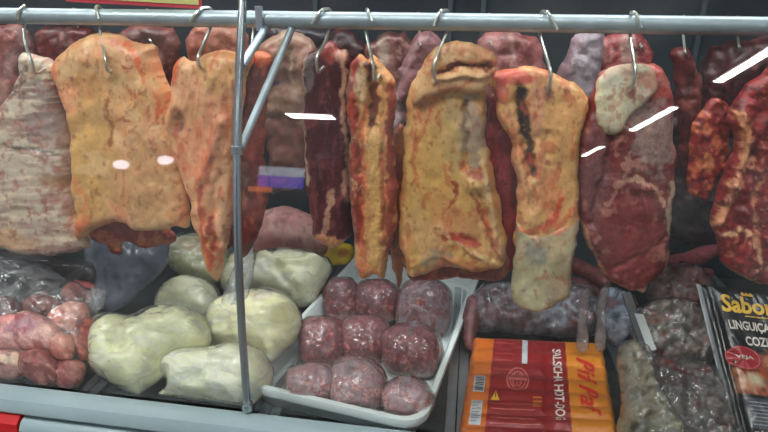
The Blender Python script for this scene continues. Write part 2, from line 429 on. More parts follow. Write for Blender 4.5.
# upright joint rod with its braces
rod = empty('glass_upright', (ROD_X, glassY(.86), .857))
tag(rod, 'tall thin chrome upright joining two glass panes, with slanted braces up to the rail', 'upright')
zr = np.linspace(.858, 1.80, 30)
V = []; Fc = []
mk_tube('pole', [(ROD_X, glassY(z) + .001, z) for z in zr], .0062, RODM, rod, sub=1, seg=14)
mk_tube('foot', [(ROD_X, glassY(.86), .856), (ROD_X, glassY(.87), .868)], .009, RODM, rod, sub=1)
RZ = 1.45 - .0115 * RAILY
def rod_at(py):
    d = rays(np.array([240.]), np.array([py]))[0]; return d
def zrod(py):
    best = min(np.linspace(.86, 1.6, 400), key=lambda z: abs(proj((ROD_X, glassY(z), z))[1] - py)); return best
def proj(p):
    q = ROT.T @ (np.array(p) - CAM); return (384 - F * q[0] / q[2], 216 + F * q[1] / q[2])
za, zb_ = zrod(66), zrod(150)
pa = atY(267, 30, RAILY); pb = atY(293, 28, RAILY + .002)
mk_tube('brace', [(pa[0], RAILY, RZ - .01), (ROD_X, glassY(za) + .008, za)], .0062, RAILM, rod, sub=1)
mk_tube('brace', [(pb[0], RAILY, RZ - .01), (ROD_X + .002, glassY(zb_) + .008, zb_)], .0058, RAILM, rod, sub=1)
c = mk_tube('clamp', [(ROD_X, glassY(zb_) + .001, zb_ - .006), (ROD_X, glassY(zb_) + .001, zb_ + .006)], .0085, STEEL, rod, sub=1)
pc = atY(263, 20, RAILY)
box('rail_bracket', (pc[0] - .006, RAILY - .017, RZ - .016), (pc[0] + .005, RAILY - .011, RZ + .019), STEEL, rod, bev=.001)

# rails
def rail(y, z, r, label):
    o = mk_tube('hanging_rail', [(XL, y, z), (-.6, y, z), (.3, y, z), (XR, y, z)], r, RAILM, sub=1, seg=24)
    return tag(o, label, 'rail')
rail(RAILY, RZ, .0125, 'thick dull metal tube rail at the top carrying the front row of meat')
REARY = 1.12
rail(REARY, RZ + .002, .008, 'second thinner rail hidden behind the front tube, carrying the rear row of meat')

# ------------------------------------------------------------------ hooks
def hook(front, shank, tip, label, yf=.825):
    """front: pixel of short end on the rail's front; shank: pixels going down; tip: pixel where it enters the meat"""
    p = []
    a = atY(front[0][0], front[0][1], RAILY - .0155); p.append(a)
    b = atY(front[1][0], front[1][1], RAILY - .013); p.append(b)
    p.append(np.array([b[0] + .004 * np.sign(front[1][0] - front[0][0] + .01), RAILY - .004, RZ + .0155]))
    cx = atY(shank[0][0], shank[0][1], RAILY)[0]
    p.append(np.array([cx, RAILY + .009, RZ + .0145])); p.append(np.array([cx, RAILY + .0158, RZ + .002]))
    n = len(shank)
    for i, s_ in enumerate(shank):
        yy = RAILY + .012 + (yf - RAILY - .012) * (i + .6) / n
        p.append(atY(s_[0], s_[1], yy))
    t = atY(tip[0], tip[1], yf + .012); p.append(t); p.append(t + np.array([.004, .018, .006]))
    o = mk_tube('meat_hook', p, .0024, HOOKM, sub=6, seg=8)
    return tag(o, label, 'hook', 'steel hooks on the front rail')
HK = [
 (((17, 19), (19, 11)), [(24, 27), (26, 45), (32, 62)], (36, 73), 'steel hook at the far left end of the rail holding the greyish white slab'),
 (((98, 19), (96, 11)), [(100, 28), (103, 45), (106, 62)], (109, 72), 'steel hook holding the broad orange fat slab'),
 (((190, 21), (198, 12)), [(210, 29), (203, 45), (198, 58)], (202, 69), 'steel hook holding the orange slab with the long pointed tail'),
 (((312, 24), (320, 12)), [(329, 30), (324, 44), (317, 58)], (318, 72), 'steel hook holding the dark maroon cut with cream edges'),
 (((372, 22), (369, 13)), [(366, 31), (370, 50), (373, 65)], (375, 80), 'steel hook holding the narrow red and tan striped cut'),
 (((434, 26), (440, 12)), [(447, 32), (440, 48), (434, 66)], (436, 82), 'steel hook holding the big tan cut with a slit near its top'),
 (((557, 30), (549, 14)), [(540, 34), (546, 55), (551, 75)], (547, 91), 'steel hook holding the orange cut with a dark hollow'),
 (((641, 28), (636, 14)), [(630, 34), (633, 55), (635, 75)], (630, 91), 'steel hook holding the red cut with a white fat cap'),
]
for f_, s_, t_, l_ in HK: hook(f_, s_, t_, l_)
o = mk_tube('meat_hook', [atY(770, 30, RAILY - .0155), atY(773, 14, RAILY - .013), np.array([atY(778, 20, RAILY)[0], RAILY, RZ + .0155]), np.array([atY(780, 30, RAILY)[0], RAILY + .0158, RZ]), atY(783, 50, .84), atY(785, 90, .828), atY(780, 96, .85)], .0024, HOOKM, seg=8)
tag(o, 'steel hook just past the right edge holding the ragged red cut', 'hook', 'steel hooks on the front rail')

# ------------------------------------------------------------------ hanging cuts, front row
NY = (0, -1, 0)
GF = 'beef cuts hanging from the front rail'
def sh(c, r, g, b): return tuple(max(0, min(255, x + y)) for x, y in zip(c, (r, g, b)))
def slab(name, poly, Y, label=None, parent=None, group=GF, cat='meat', **kw):
    kw['T'] = kw.get('T', .02) * .72; kw['R'] = kw.get('R', 14) * .72; kw.setdefault('s', 1.55); kw['nz'] = (kw.get('nz', (.005, 20))[0] * .55, kw.get('nz', (.005, 20))[1]); kw.setdefault('rag', 1.25)
    b = kw.get('base', (180, 140, 100)); mt = kw.get('mat')
    if mt is FAT:
        pre = [('n', 22, .0, sh(b, 8, -18, -4), .5), ('n', 16, .15, sh(b, 16, 18, 24), .6, 1, 1.8), ('n', 24, .3, sh(b, -28, -36, -34), .4)]
        post = [('v', 15, .07, -.05, sh(b, -14, -62, -44), .5, 1, 2.2), ('v', 9, .08, .15, sh(b, 20, 26, 30), .45, 1, 2.5), ('n', 4, .5, (150, 62, 44), .5, 1, 1.6)]
    elif mt is MEAT:
        pre = [('n', 18, .05, sh(b, 26, 10, 10), .6, 1, 2.5), ('n', 12, .2, sh(b, -30, -16, -14), .6, 1, 3)]
        post = [('v', 12, .06, .0, sh(b, 60, 60, 50), .5, 1, 3.5), ('v', 9, .08, .1, sh(b, -40, -25, -22), .5, 1, 3)]
    else: pre = post = []
    kw['marks'] = pre + list(kw.get('marks', ())) + post
    kw['gain'] = kw.get('gain', 1.0)
    o = pillow(name, poly, (0, Y, 0), NY, parent=parent, **kw)
    if parent is None: tag(o, label, cat, group)
    return o
def root_at(name, px, py, Y, label, cat='meat', group=GF):
    p = atY(px, py, Y); e = empty(name, p); return tag(e, label, cat, group)

# 1 greyish white slab, far left
slab('beef_slab', [(22, 57), (30, 54), (44, 57), (54, 64), (62, 90), (68, 140), (76, 200), (84, 232), (88, 246), (72, 252), (40, 255), (18, 254), (0, 246), (-18, 235), (-24, 200), (-18, 150), (-8, 122), (4, 104), (14, 90), (20, 74)], .878,
     'greyish white fatty slab at the far left end of the front row', T=.026, R=18, mat=FAT, base=(172, 148, 130), seed=11, nz=(.005, 30), wr=(.0012, 9, 4, 1),
     marks=[('b', 50, 105, 22, 38, 5, (150, 128, 122), .9), ('b', 36, 66, 20, 12, 20, (178, 164, 142), .9), ('s', [(31, 68), (26, 84), (16, 96)], 4, (84, 56, 48), .8), ('b', 62, 75, 9, 16, 0, (95, 55, 52), .8),
            ('n', 10, .05, (205, 190, 165), .7, 3, .6), ('b', 58, 178, 14, 7, 0, (150, 108, 68), .7), ('b', 10, 235, 40, 12, 12, (205, 160, 120), .8), ('b', 10, 165, 22, 25, 0, (190, 172, 152), .6),
            ('s', [(14, 143), (40, 146), (70, 152)], 1.4, (222, 214, 206), .9), ('s', [(14, 148), (40, 152), (68, 156)], 1.0, (110, 88, 80), .7), ('n', 6, .35, (150, 80, 60), .5)],
     bumps=[('s', [(14, 146), (40, 149), (70, 154)], 2.5, -.004), ('b', 40, 200, 30, 25, 0, .006), ('s', [(31, 68), (22, 88)], 5, -.006)])
# 2 broad orange slab
slab('beef_slab', [(100, 32), (115, 33), (130, 39), (142, 44), (157, 46), (160, 60), (166, 78), (173, 98), (178, 125), (184, 160), (188, 200), (190, 224), (176, 227), (160, 230), (140, 230), (125, 224), (112, 224), (98, 229), (86, 233), (76, 236), (77, 215), (74, 180), (71, 140), (66, 110), (59, 90), (54, 72), (58, 57), (68, 48), (80, 40), (90, 35)], .868,
     'broad orange-yellow fat slab, second from the left in the front row', T=.03, R=18, mat=FAT, base=(212, 152, 106), seed=12, nz=(.006, 32), wr=(.001, 14, 1, 1.6),
     marks=[('b', 90, 50, 36, 18, -10, (222, 158, 112), .8), ('b', 98, 160, 26, 70, 0, (196, 152, 86), .8), ('b', 150, 180, 36, 40, 0, (190, 142, 96), .8), ('b', 115, 95, 40, 30, 0, (206, 158, 104), .6),
            ('s', [(132, 42), (146, 58), (150, 80), (168, 100), (164, 116)], 2.2, (214, 92, 56), .8), ('s', [(118, 56), (132, 62), (142, 66)], 1.6, (190, 66, 44), .8), ('b', 124, 44, 10, 5, 20, (214, 98, 66), .7),
            ('s', [(114, 100), (118, 125), (116, 142)], 2.4, (156, 80, 50), .8), ('b', 134, 118, 5, 3, 0, (150, 70, 44), .8), ('s', [(122, 118), (138, 114)], 1.4, (160, 84, 52), .7),
            ('s', [(84, 175), (94, 200), (84, 226)], 4, (220, 128, 78), .6), ('s', [(78, 232), (95, 215)], 5, (214, 104, 62), .6), ('b', 160, 75, 8, 22, -10, (222, 144, 96), .5), ('n', 14, .3, (226, 180, 134), .5),
            ('b', 60, 70, 6, 16, 0, (208, 120, 86), .7), ('b', 64, 100, 5, 14, 0, (206, 110, 84), .6)],
     bumps=[('b', 95, 60, 26, 16, 0, .008), ('b', 140, 190, 25, 25, 0, .008), ('b', 118, 130, 10, 20, 0, -.004), ('s', [(78, 120), (84, 200)], 7, .005)])
slab('beef_trimming', [(84, 222), (120, 216), (162, 222), (176, 240), (160, 246), (146, 248), (126, 243), (121, 255), (110, 254), (106, 243), (92, 240)], .905, 'dark red ragged underside hanging below the broad orange slab', T=.012, R=8, mat=RAGGED, base=(128, 44, 30), seed=13, nz=(.004, 10), marks=[('n', 8, .2, (180, 100, 60), .7), ('b', 160, 240, 14, 6, 0, (170, 100, 66), .7)], group='rear cuts behind the front row')
# 3 orange slab with a tail and its red lean side
r3 = root_at('beef_flank', 225, 278, .87, 'orange fat slab with a long pointed tail, hanging behind the chrome upright')
slab('lean_side', [(236, 60), (250, 54), (264, 52), (271, 58), (269, 85), (266, 120), (266, 160), (269, 190), (265, 215), (258, 236), (248, 256), (238, 256), (228, 238), (222, 200), (226, 120)], .885, parent=r3, T=.02, R=14, mat=MEAT, base=(108, 46, 40), seed=14, nz=(.005, 16), wr=(.001, 8, 1, 4),
     marks=[('b', 262, 58, 10, 8, 0, (214, 110, 66), .9), ('s', [(268, 60), (266, 110), (262, 150)], 2, (170, 84, 60), .5), ('b', 240, 180, 10, 34, 0, (140, 104, 96), .8), ('b', 246, 238, 12, 20, 0, (96, 26, 24), .8), ('s', [(266, 180), (262, 215)], 3, (170, 80, 60), .6), ('n', 8, .3, (170, 90, 66), .5, 1, 3)])
slab('fat_face', [(172, 80), (174, 66), (182, 58), (190, 62), (198, 60), (208, 53), (224, 51), (240, 53), (256, 54), (248, 72), (244, 100), (240, 130), (238, 165), (236, 200), (232, 225), (226, 250), (219, 277), (212, 277), (205, 256), (197, 236), (191, 208), (184, 182), (174, 152), (166, 118), (170, 98)], .862, parent=r3, T=.024, R=14, mat=FAT, base=(206, 150, 108), seed=15, nz=(.006, 22), wr=(.0018, 10, 1, 3),
     marks=[('b', 225, 72, 26, 18, 0, (208, 158, 106), .8), ('b', 176, 70, 7, 14, 0, (216, 96, 60), .8), ('b', 182, 120, 9, 14, 0, (160, 110, 84), .7), ('b', 184, 125, 4, 5, 0, (90, 60, 50), .8), ('b', 225, 150, 14, 30, 10, (186, 132, 98), .6),
            ('s', [(232, 95), (215, 140), (206, 190), (212, 262)], 5, (208, 124, 84), .5), ('s', [(206, 185), (208, 225), (216, 262)], 2.4, (176, 72, 54), .75), ('s', [(214, 215), (219, 245)], 2.4, (150, 40, 34), .8), ('s', [(196, 150), (200, 210)], 3, (224, 170, 116), .6), ('s', [(228, 160), (226, 235)], 3, (208, 166, 128), .6), ('n', 7, .35, (196, 90, 56), .5, 1, 3), ('b', 245, 57, 14, 6, 0, (222, 146, 88), .8)],
     bumps=[('s', [(225, 120), (205, 180), (214, 265)], 6, .008), ('b', 220, 80, 20, 20, 0, .006), ('b', 184, 122, 6, 8, 0, -.008), ('s', [(216, 190), (222, 240)], 3, -.005)])
# 4 dark maroon cut
slab('beef_cut', [(303, 62), (308, 53), (318, 50), (325, 43), (334, 41), (341, 50), (348, 50), (351, 62), (350, 95), (350, 140), (349, 180), (351, 215), (350, 236), (340, 244), (330, 248), (320, 243), (313, 230), (309, 200), (305, 165), (303, 130), (305, 95)], .882,
     'dark maroon lean cut with thin cream edges and a cream bottom tip', T=.022, R=13, mat=MEAT, base=(80, 26, 32), seed=16, nz=(.004, 18), wr=(.0008, 9, 1, 5),
     marks=[('s', [(306, 58), (305, 100), (304, 140), (308, 180)], 2.6, (188, 158, 136), .85), ('s', [(347, 55), (346, 100), (349, 150), (347, 200)], 2.4, (196, 146, 122), .85), ('b', 331, 52, 9, 10, 0, (164, 70, 58), .85), ('b', 343, 56, 6, 7, 0, (196, 140, 112), .8),
            ('b', 312, 74, 5, 16, 0, (124, 110, 108), .7), ('b', 330, 240, 18, 8, 10, (210, 146, 92), .95), ('s', [(334, 190), (330, 215), (322, 236)], 3.4, (190, 140, 112), .8), ('b', 320, 238, 8, 6, 0, (206, 118, 76), .8), ('b', 333, 120, 10, 40, 0, (64, 18, 26), .7), ('n', 6, .42, (140, 70, 70), .4, 1, 4)],
     bumps=[('s', [(306, 60), (305, 140)], 3, .004), ('b', 325, 120, 6, 40, 0, -.004)], gain=.9)
# 5 striped narrow cut
slab('beef_cut', [(349, 72), (352, 60), (358, 54), (366, 60), (372, 56), (382, 63), (392, 72), (396, 86), (393, 120), (395, 150), (398, 200), (395, 240), (389, 262), (384, 277), (374, 273), (364, 279), (357, 271), (357, 250), (352, 220), (348, 180), (349, 130), (346, 100)], .872,
     'narrow cut striped in red lean and tan fat beside the maroon cut', T=.026, R=12, mat=MEAT, base=(190, 136, 84), seed=17, nz=(.005, 14), wr=(.0016, 7, 1, 5),
     marks=[('s', [(350, 66), (349, 130), (351, 200), (356, 240)], 4, (138, 98, 94), .9), ('s', [(358, 62), (356, 110), (358, 160), (361, 235)], 5.5, (140, 40, 40), .92), ('s', [(364, 120), (366, 190), (362, 250)], 2, (196, 90, 60), .7), ('b', 363, 84, 5, 20, 0, (192, 160, 128), .85),
            ('s', [(371, 66), (376, 96), (374, 128)], 4.5, (88, 34, 36), .9), ('s', [(392, 86), (390, 140), (393, 200), (390, 250)], 4.5, (138, 50, 44), .9), ('b', 387, 72, 8, 9, 0, (212, 152, 100), .85), ('s', [(376, 130), (378, 200), (374, 262)], 5, (206, 158, 94), .8), ('s', [(384, 150), (386, 240)], 2, (170, 80, 50), .7), ('b', 368, 268, 12, 9, 0, (206, 122, 74), .7), ('n', 6, .4, (180, 70, 50), .5, 1, 3)],
     bumps=[('s', [(372, 70), (375, 125)], 4, -.010), ('s', [(356, 80), (358, 200)], 4, .005), ('s', [(384, 100), (386, 240)], 2, -.005), ('s', [(366, 120), (364, 240)], 2, -.004)])
slab('beef_trimming', [(392, 135), (403, 125), (408, 190), (405, 262), (402, 282), (396, 286), (391, 262), (392, 200)], .91, 'thin dark tan strip of fat between the striped cut and the big tan cut', T=.012, R=7, mat=MEAT, base=(140, 84, 48), seed=18, marks=[('n', 8, .2, (110, 40, 34), .7, 1, 3)], group='rear cuts behind the front row')
# 6 big tan cut
r6 = root_at('beef_brisket', 455, 278, .87, 'largest tan fatty cut, with a dark slit near its rounded top')
slab('under_layer', [(402, 240), (450, 250), (504, 250), (507, 274), (496, 281), (470, 279), (430, 281), (408, 277)], .893, parent=r6, T=.012, R=7, mat=MEAT, base=(120, 48, 38), seed=19, marks=[('n', 7, .1, (170, 100, 66), .6)])
slab('fat_body', [(411, 84), (425, 70), (460, 60), (486, 84), (486, 105), (485, 130), (490, 158), (499, 190), (504, 225), (506, 262), (490, 269), (476, 272), (455, 266), (436, 270), (424, 275), (410, 275), (405, 262), (399, 240), (401, 200), (403, 165), (405, 130), (408, 104)], .872, parent=r6, T=.024, R=16, mat=FAT, base=(192, 148, 86), seed=20, nz=(.006, 26), wr=(.001, 12, 1, 2),
     marks=[('b', 452, 130, 16, 34, 0, (172, 148, 104), .6), ('b', 473, 130, 12, 40, 0, (158, 136, 116), .9), ('b', 430, 150, 20, 60, 0, (198, 152, 86), .6), ('b', 425, 105, 16, 22, 20, (196, 130, 76), .7),
            ('s', [(452, 180), (458, 190), (450, 203)], 2.2, (140, 52, 36), .9), ('b', 460, 235, 20, 6, 12, (168, 58, 46), .95), ('s', [(438, 222), (452, 236), (478, 250), (500, 262)], 2.2, (214, 176, 122), .8), ('b', 438, 255, 16, 12, 0, (158, 138, 110), .85), ('b', 455, 262, 18, 8, 0, (190, 96, 60), .5),
            ('s', [(470, 186), (484, 215), (500, 256)], 2, (150, 52, 42), .8), ('s', [(482, 150), (488, 200), (503, 250)], 5, (196, 160, 116), .85), ('s', [(468, 168), (482, 172)], 3, (150, 60, 54), .8), ('b', 474, 182, 7, 7, 0, (210, 170, 108), .8),
            ('s', [(421, 110), (412, 150), (420, 185)], 1.8, (184, 86, 46), .75), ('s', [(436, 96), (424, 130), (414, 148)], 1.6, (190, 86, 52), .7), ('n', 6, .45, (176, 84, 48), .55, 1, 2.5), ('s', [(404, 130), (402, 240)], 3, (150, 90, 50), .5)],
     bumps=[('s', [(466, 100), (466, 165)], 3, -.010), ('b', 474, 182, 7, 7, 0, .010), ('b', 460, 235, 16, 4, 12, -.006), ('s', [(484, 160), (500, 250)], 4, .007), ('s', [(476, 180), (494, 256)], 2, -.006), ('s', [(438, 222), (480, 252)], 3, .005), ('s', [(408, 262), (440, 250), (470, 266)], 3, .003)])
slab('folded_flap', [(412, 84), (418, 68), (430, 54), (445, 45), (463, 42), (484, 47), (495, 54), (498, 66), (493, 76), (490, 86), (484, 92), (470, 94), (450, 92), (430, 98), (416, 104), (409, 98)], .853, parent=r6, T=.017, R=14, mat=FAT, base=(206, 160, 112), seed=21, nz=(.003, 18),
     marks=[('s', [(440, 72), (455, 66), (472, 64), (488, 66)], 2.8, (104, 52, 42), .95), ('s', [(436, 78), (460, 72), (488, 72)], 2.2, (222, 172, 124), .8), ('b', 425, 60, 10, 6, -40, (214, 140, 96), .6), ('s', [(444, 92), (470, 82)], 1.8, (204, 100, 62), .7), ('n', 6, .42, (196, 100, 64), .5), ('b', 478, 50, 14, 4, 0, (190, 120, 84), .6)],
     bumps=[('s', [(440, 72), (455, 66), (472, 64), (490, 66)], 3, -.012), ('s', [(436, 80), (460, 76), (490, 75)], 3, .006)])
# lean behind, between 6 and 8
slab('beef_lean', [(488, 100), (498, 92), (512, 120), (517, 170), (518, 240), (514, 268), (506, 270), (500, 262), (494, 200), (488, 150)], .90, 'smooth deep red strip of lean just right of the big tan cut', T=.014, R=9, mat=MEAT, base=(118, 30, 34), seed=22, marks=[('s', [(500, 110), (508, 180), (508, 250)], 4, (140, 44, 46), .6), ('n', 7, .35, (84, 20, 26), .6, 1, 4)], group='rear cuts behind the front row')
# 7 orange cut with hollow, grey lower end
r8 = root_at('beef_rib_cut', 540, 312, .87, 'long orange fatty cut with a dark hollow near its top and pale lower end')
slab('fat_body', [(489, 82), (494, 72), (510, 68), (530, 66), (548, 70), (562, 77), (576, 85), (587, 95), (589, 108), (584, 125), (580, 145), (580, 170), (579, 200), (576, 225), (574, 245), (560, 252), (530, 252), (515, 246), (516, 225), (518, 200), (516, 172), (510, 160), (511, 140), (500, 125), (494, 105)], .872, parent=r8, T=.026, R=14, mat=FAT, base=(204, 152, 94), seed=23, nz=(.006, 20), wr=(.0014, 10, 1, 2.5),
     marks=[('b', 512, 76, 22, 8, 0, (204, 82, 74), .9), ('b', 500, 92, 7, 16, 0, (168, 60, 56), .8), ('s', [(520, 90), (523, 110), (524, 130)], 6, (46, 38, 44), .95), ('s', [(526, 130), (530, 160), (532, 172)], 4, (58, 44, 46), .95), ('s', [(504, 110), (512, 128), (514, 160), (519, 200)], 3, (200, 140, 104), .8),
            ('s', [(510, 130), (520, 150), (528, 185)], 2, (196, 106, 70), .6), ('b', 548, 190, 14, 26, 0, (204, 124, 80), .6), ('s', [(560, 195), (552, 215), (543, 226)], 3, (196, 58, 40), .85), ('s', [(518, 228), (540, 226), (560, 222), (576, 200)], 3, (206, 92, 60), .7), ('b', 546, 92, 6, 8, 0, (150, 84, 70), .7), ('s', [(548, 84), (548, 96)], 1.5, (90, 50, 46), .8),
            ('b', 536, 106, 7, 26, 0, (204, 140, 110), .7), ('b', 562, 120, 16, 30, 0, (212, 156, 96), .7), ('s', [(541, 140), (536, 175)], 3, (182, 78, 58), .6), ('n', 6, .42, (190, 80, 50), .55, 1, 2)],
     bumps=[('s', [(520, 90), (524, 130), (531, 170)], 5, -.016), ('s', [(508, 120), (516, 190)], 3, .006), ('b', 560, 130, 16, 40, 0, .006), ('s', [(545, 130), (548, 210)], 4, -.005)])
slab('pale_lower_end', [(517, 224), (535, 232), (558, 226), (577, 214), (575, 245), (571, 275), (568, 296), (556, 304), (536, 312), (522, 309), (511, 298), (510, 280), (515, 255), (516, 238)], .862, parent=r8, T=.016, R=12, mat=FAT, base=(172, 160, 126), seed=24, nz=(.004, 14),
     marks=[('b', 535, 250, 12, 12, 0, (140, 142, 128), .8), ('b', 556, 245, 10, 14, 0, (188, 168, 126), .6), ('n', 12, .3, (150, 136, 110), .6), ('s', [(518, 228), (540, 234), (562, 228), (576, 216)], 2.6, (206, 112, 74), .8)])
# 8 red cut with fat cap
r9 = root_at('beef_shoulder', 636, 292, .87, 'big red lean cut with an oval white fat cap at its top')
slab('lean_body', [(592, 92), (600, 74), (615, 64), (632, 61), (650, 63), (662, 69), (668, 80), (672, 98), (673, 125), (675, 160), (674, 190), (672, 220), (670, 245), (668, 262), (660, 272), (648, 282), (642, 292), (632, 290), (620, 286), (606, 278), (595, 262), (584, 240), (577, 215), (575, 182), (576, 150), (582, 122)], .878, parent=r9, T=.03, R=20, mat=MEAT, base=(112, 46, 44), seed=25, nz=(.006, 28), wr=(.0008, 12, 2, 1),
     marks=[('b', 652, 82, 18, 18, 0, (176, 66, 58), .8), ('n', 9, .3, (190, 130, 114), .5), ('b', 650, 135, 22, 36, 0, (150, 128, 120), .7), ('b', 592, 165, 14, 50, 0, (118, 72, 74), .8), ('s', [(616, 178), (630, 174), (652, 186), (660, 200)], 2, (196, 150, 124), .8), ('b', 630, 225, 28, 40, 10, (118, 40, 40), .8), ('s', [(626, 150), (616, 180), (604, 200)], 1.6, (168, 120, 106), .7),  # grey patch at upper right paints the glass reflection into the colour
            ('s', [(668, 180), (666, 215), (669, 240)], 3.6, (192, 168, 138), .85), ('s', [(578, 216), (590, 245), (602, 270)], 1.8, (196, 150, 110), .8), ('s', [(612, 262), (632, 250), (656, 232)], 1.6, (166, 84, 74), .6), ('b', 641, 286, 7, 4, 0, (206, 166, 128), .8), ('s', [(612, 110), (606, 150)], 5, (96, 44, 46), .7), ('s', [(662, 268), (668, 255)], 2, (200, 160, 120), .7), ('b', 610, 235, 8, 30, 20, (110, 40, 40), .6)],
     bumps=[('b', 628, 230, 28, 38, 0, .010), ('s', [(612, 108), (606, 160), (590, 220)], 5, -.008), ('s', [(612, 262), (634, 250), (660, 235)], 4, -.004), ('s', [(616, 180), (655, 188)], 4, .004)], gain=.95)
slab('fat_cap', [(597, 92), (600, 78), (610, 68), (626, 64), (644, 66), (656, 74), (658, 88), (650, 96), (642, 104), (630, 118), (620, 132), (606, 134), (598, 122), (596, 106)], .856, parent=r9, T=.014, R=12, mat=FAT, base=(206, 194, 164), seed=26, nz=(.003, 12),
     marks=[('b', 650, 80, 12, 10, 0, (190, 120, 104), .8), ('n', 7, .35, (190, 150, 124), .6), ('b', 630, 92, 5, 7, 0, (150, 76, 60), .8), ('b', 614, 80, 8, 8, 0, (214, 206, 184), .7), ('s', [(622, 70), (650, 74)], 2, (150, 110, 104), .5)])
# 9 ragged cuts at right
slab('beef_rib_piece', [(790, 40), (768, 70), (756, 80), (742, 92), (730, 108), (728, 120), (733, 140), (728, 165), (718, 190), (710, 222), (716, 245), (722, 262), (735, 273), (750, 281), (762, 285), (780, 278), (800, 250), (812, 150), (806, 60)], .868,
     'ragged bright red cut with cream fat seams at the right edge of the photo', T=.026, R=14, mat=RAGGED, base=(124, 38, 36), seed=27, nz=(.010, 14), wr=(.002, 8, 1, 1.5),
     marks=[('b', 755, 100, 22, 26, -30, (146, 44, 42), .6), ('s', [(736, 112), (744, 132), (742, 152), (732, 178), (722, 202), (711, 224)], 4.2, (212, 146, 108), .9), ('s', [(718, 232), (738, 226), (752, 238), (756, 262), (768, 264)], 2.6, (208, 160, 124), .9), ('s', [(744, 150), (756, 170), (748, 200), (752, 238)], 2.4, (206, 140, 106), .8),
            ('b', 735, 247, 15, 17, 0, (140, 42, 40), .9), ('b', 768, 236, 14, 18, 0, (120, 34, 36), .9), ('b', 770, 190, 12, 14, 0, (176, 60, 52), .7), ('b', 734, 205, 9, 12, 0, (100, 26, 28), .8), ('s', [(752, 265), (748, 280)], 2.4, (208, 160, 120), .8), ('s', [(722, 264), (750, 280), (766, 284)], 2.4, (200, 150, 116), .7),
            ('n', 5, .5, (206, 132, 102), .5), ('n', 8, .3, (84, 18, 22), .8), ('b', 740, 125, 6, 14, 0, (216, 140, 96), .7)],
     bumps=[('b', 735, 247, 13, 15, 0, .008), ('s', [(752, 150), (748, 250)], 3, -.006), ('s', [(736, 112), (742, 150), (722, 200)], 3, .006)], s=1.9)
slab('beef_trimming', [(698, 118), (708, 102), (720, 100), (730, 112), (730, 140), (726, 162), (716, 186), (706, 200), (696, 198), (688, 190), (690, 155), (693, 130)], .905,
     'small ragged dark red piece hanging beside the bright ragged cut', T=.018, R=10, mat=RAGGED, base=(126, 36, 34), seed=28, nz=(.008, 9), marks=[('n', 8, .18, (204, 110, 72), .7), ('n', 6, .3, (64, 16, 20), .7), ('b', 704, 160, 5, 10, 0, (206, 126, 86), .7)], group='rear cuts behind the front row')

# ------------------------------------------------------------------ rear row
GR = 'rear cuts behind the front row'
def rear(poly, base, marks, label, seed, Y=1.12, mat=MEAT, T=.03, hk=None, hl=None, **kw):
    o = slab('hanging_cut', poly, Y, label, group=GR, T=T, R=14, mat=mat, base=base, marks=marks, seed=seed, s=2.4, gain=.55, rag=2.2, **{**dict(nz=(.012, 16)), **kw})  # gain darkens the colour to stand in for shade behind the front row
    if hk:
        x, y = hk
        p = [np.array([atY(x, 20, REARY)[0], REARY - .010, RZ - .002]), np.array([atY(x, 20, REARY)[0], REARY, RZ + .0125]), np.array([atY(x, 20, REARY)[0] + .003, REARY + .011, RZ]), atY(x + 1, (y + 34) / 2, Y - .005), atY(x + 2, y, Y - T - .004), atY(x + 5, y + 5, Y - T + .008)]
        h = mk_tube('meat_hook', p, .0022, HOOKM, seg=8); tag(h, 'rear rail hook carrying the ' + hl, 'hook', 'steel hooks on the rear rail')
    return o
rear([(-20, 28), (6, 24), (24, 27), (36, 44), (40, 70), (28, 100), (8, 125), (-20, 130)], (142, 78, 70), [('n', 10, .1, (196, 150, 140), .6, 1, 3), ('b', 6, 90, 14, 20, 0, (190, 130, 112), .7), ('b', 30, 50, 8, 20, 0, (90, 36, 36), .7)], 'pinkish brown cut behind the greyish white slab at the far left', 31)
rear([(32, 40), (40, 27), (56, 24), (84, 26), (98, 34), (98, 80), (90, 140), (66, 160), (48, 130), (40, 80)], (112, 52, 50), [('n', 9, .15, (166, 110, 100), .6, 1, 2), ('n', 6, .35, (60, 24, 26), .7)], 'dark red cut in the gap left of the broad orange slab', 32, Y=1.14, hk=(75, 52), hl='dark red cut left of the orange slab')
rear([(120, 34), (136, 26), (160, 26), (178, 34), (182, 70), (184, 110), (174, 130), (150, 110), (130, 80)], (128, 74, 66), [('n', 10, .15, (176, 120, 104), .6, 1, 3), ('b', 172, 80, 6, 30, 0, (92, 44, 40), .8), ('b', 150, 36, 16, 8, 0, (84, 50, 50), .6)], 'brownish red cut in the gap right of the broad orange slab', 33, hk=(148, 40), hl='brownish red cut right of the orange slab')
rear([(186, 50), (190, 30), (204, 24), (226, 24), (246, 34), (250, 60), (240, 100), (200, 100)], (188, 122, 96), [('b', 200, 44, 14, 12, 0, (150, 66, 56), .7), ('b', 226, 38, 14, 12, 0, (196, 130, 110), .7), ('n', 9, .25, (130, 60, 50), .5)], 'pale orange-pink cut just behind the top of the tailed orange slab', 34, Y=1.10)
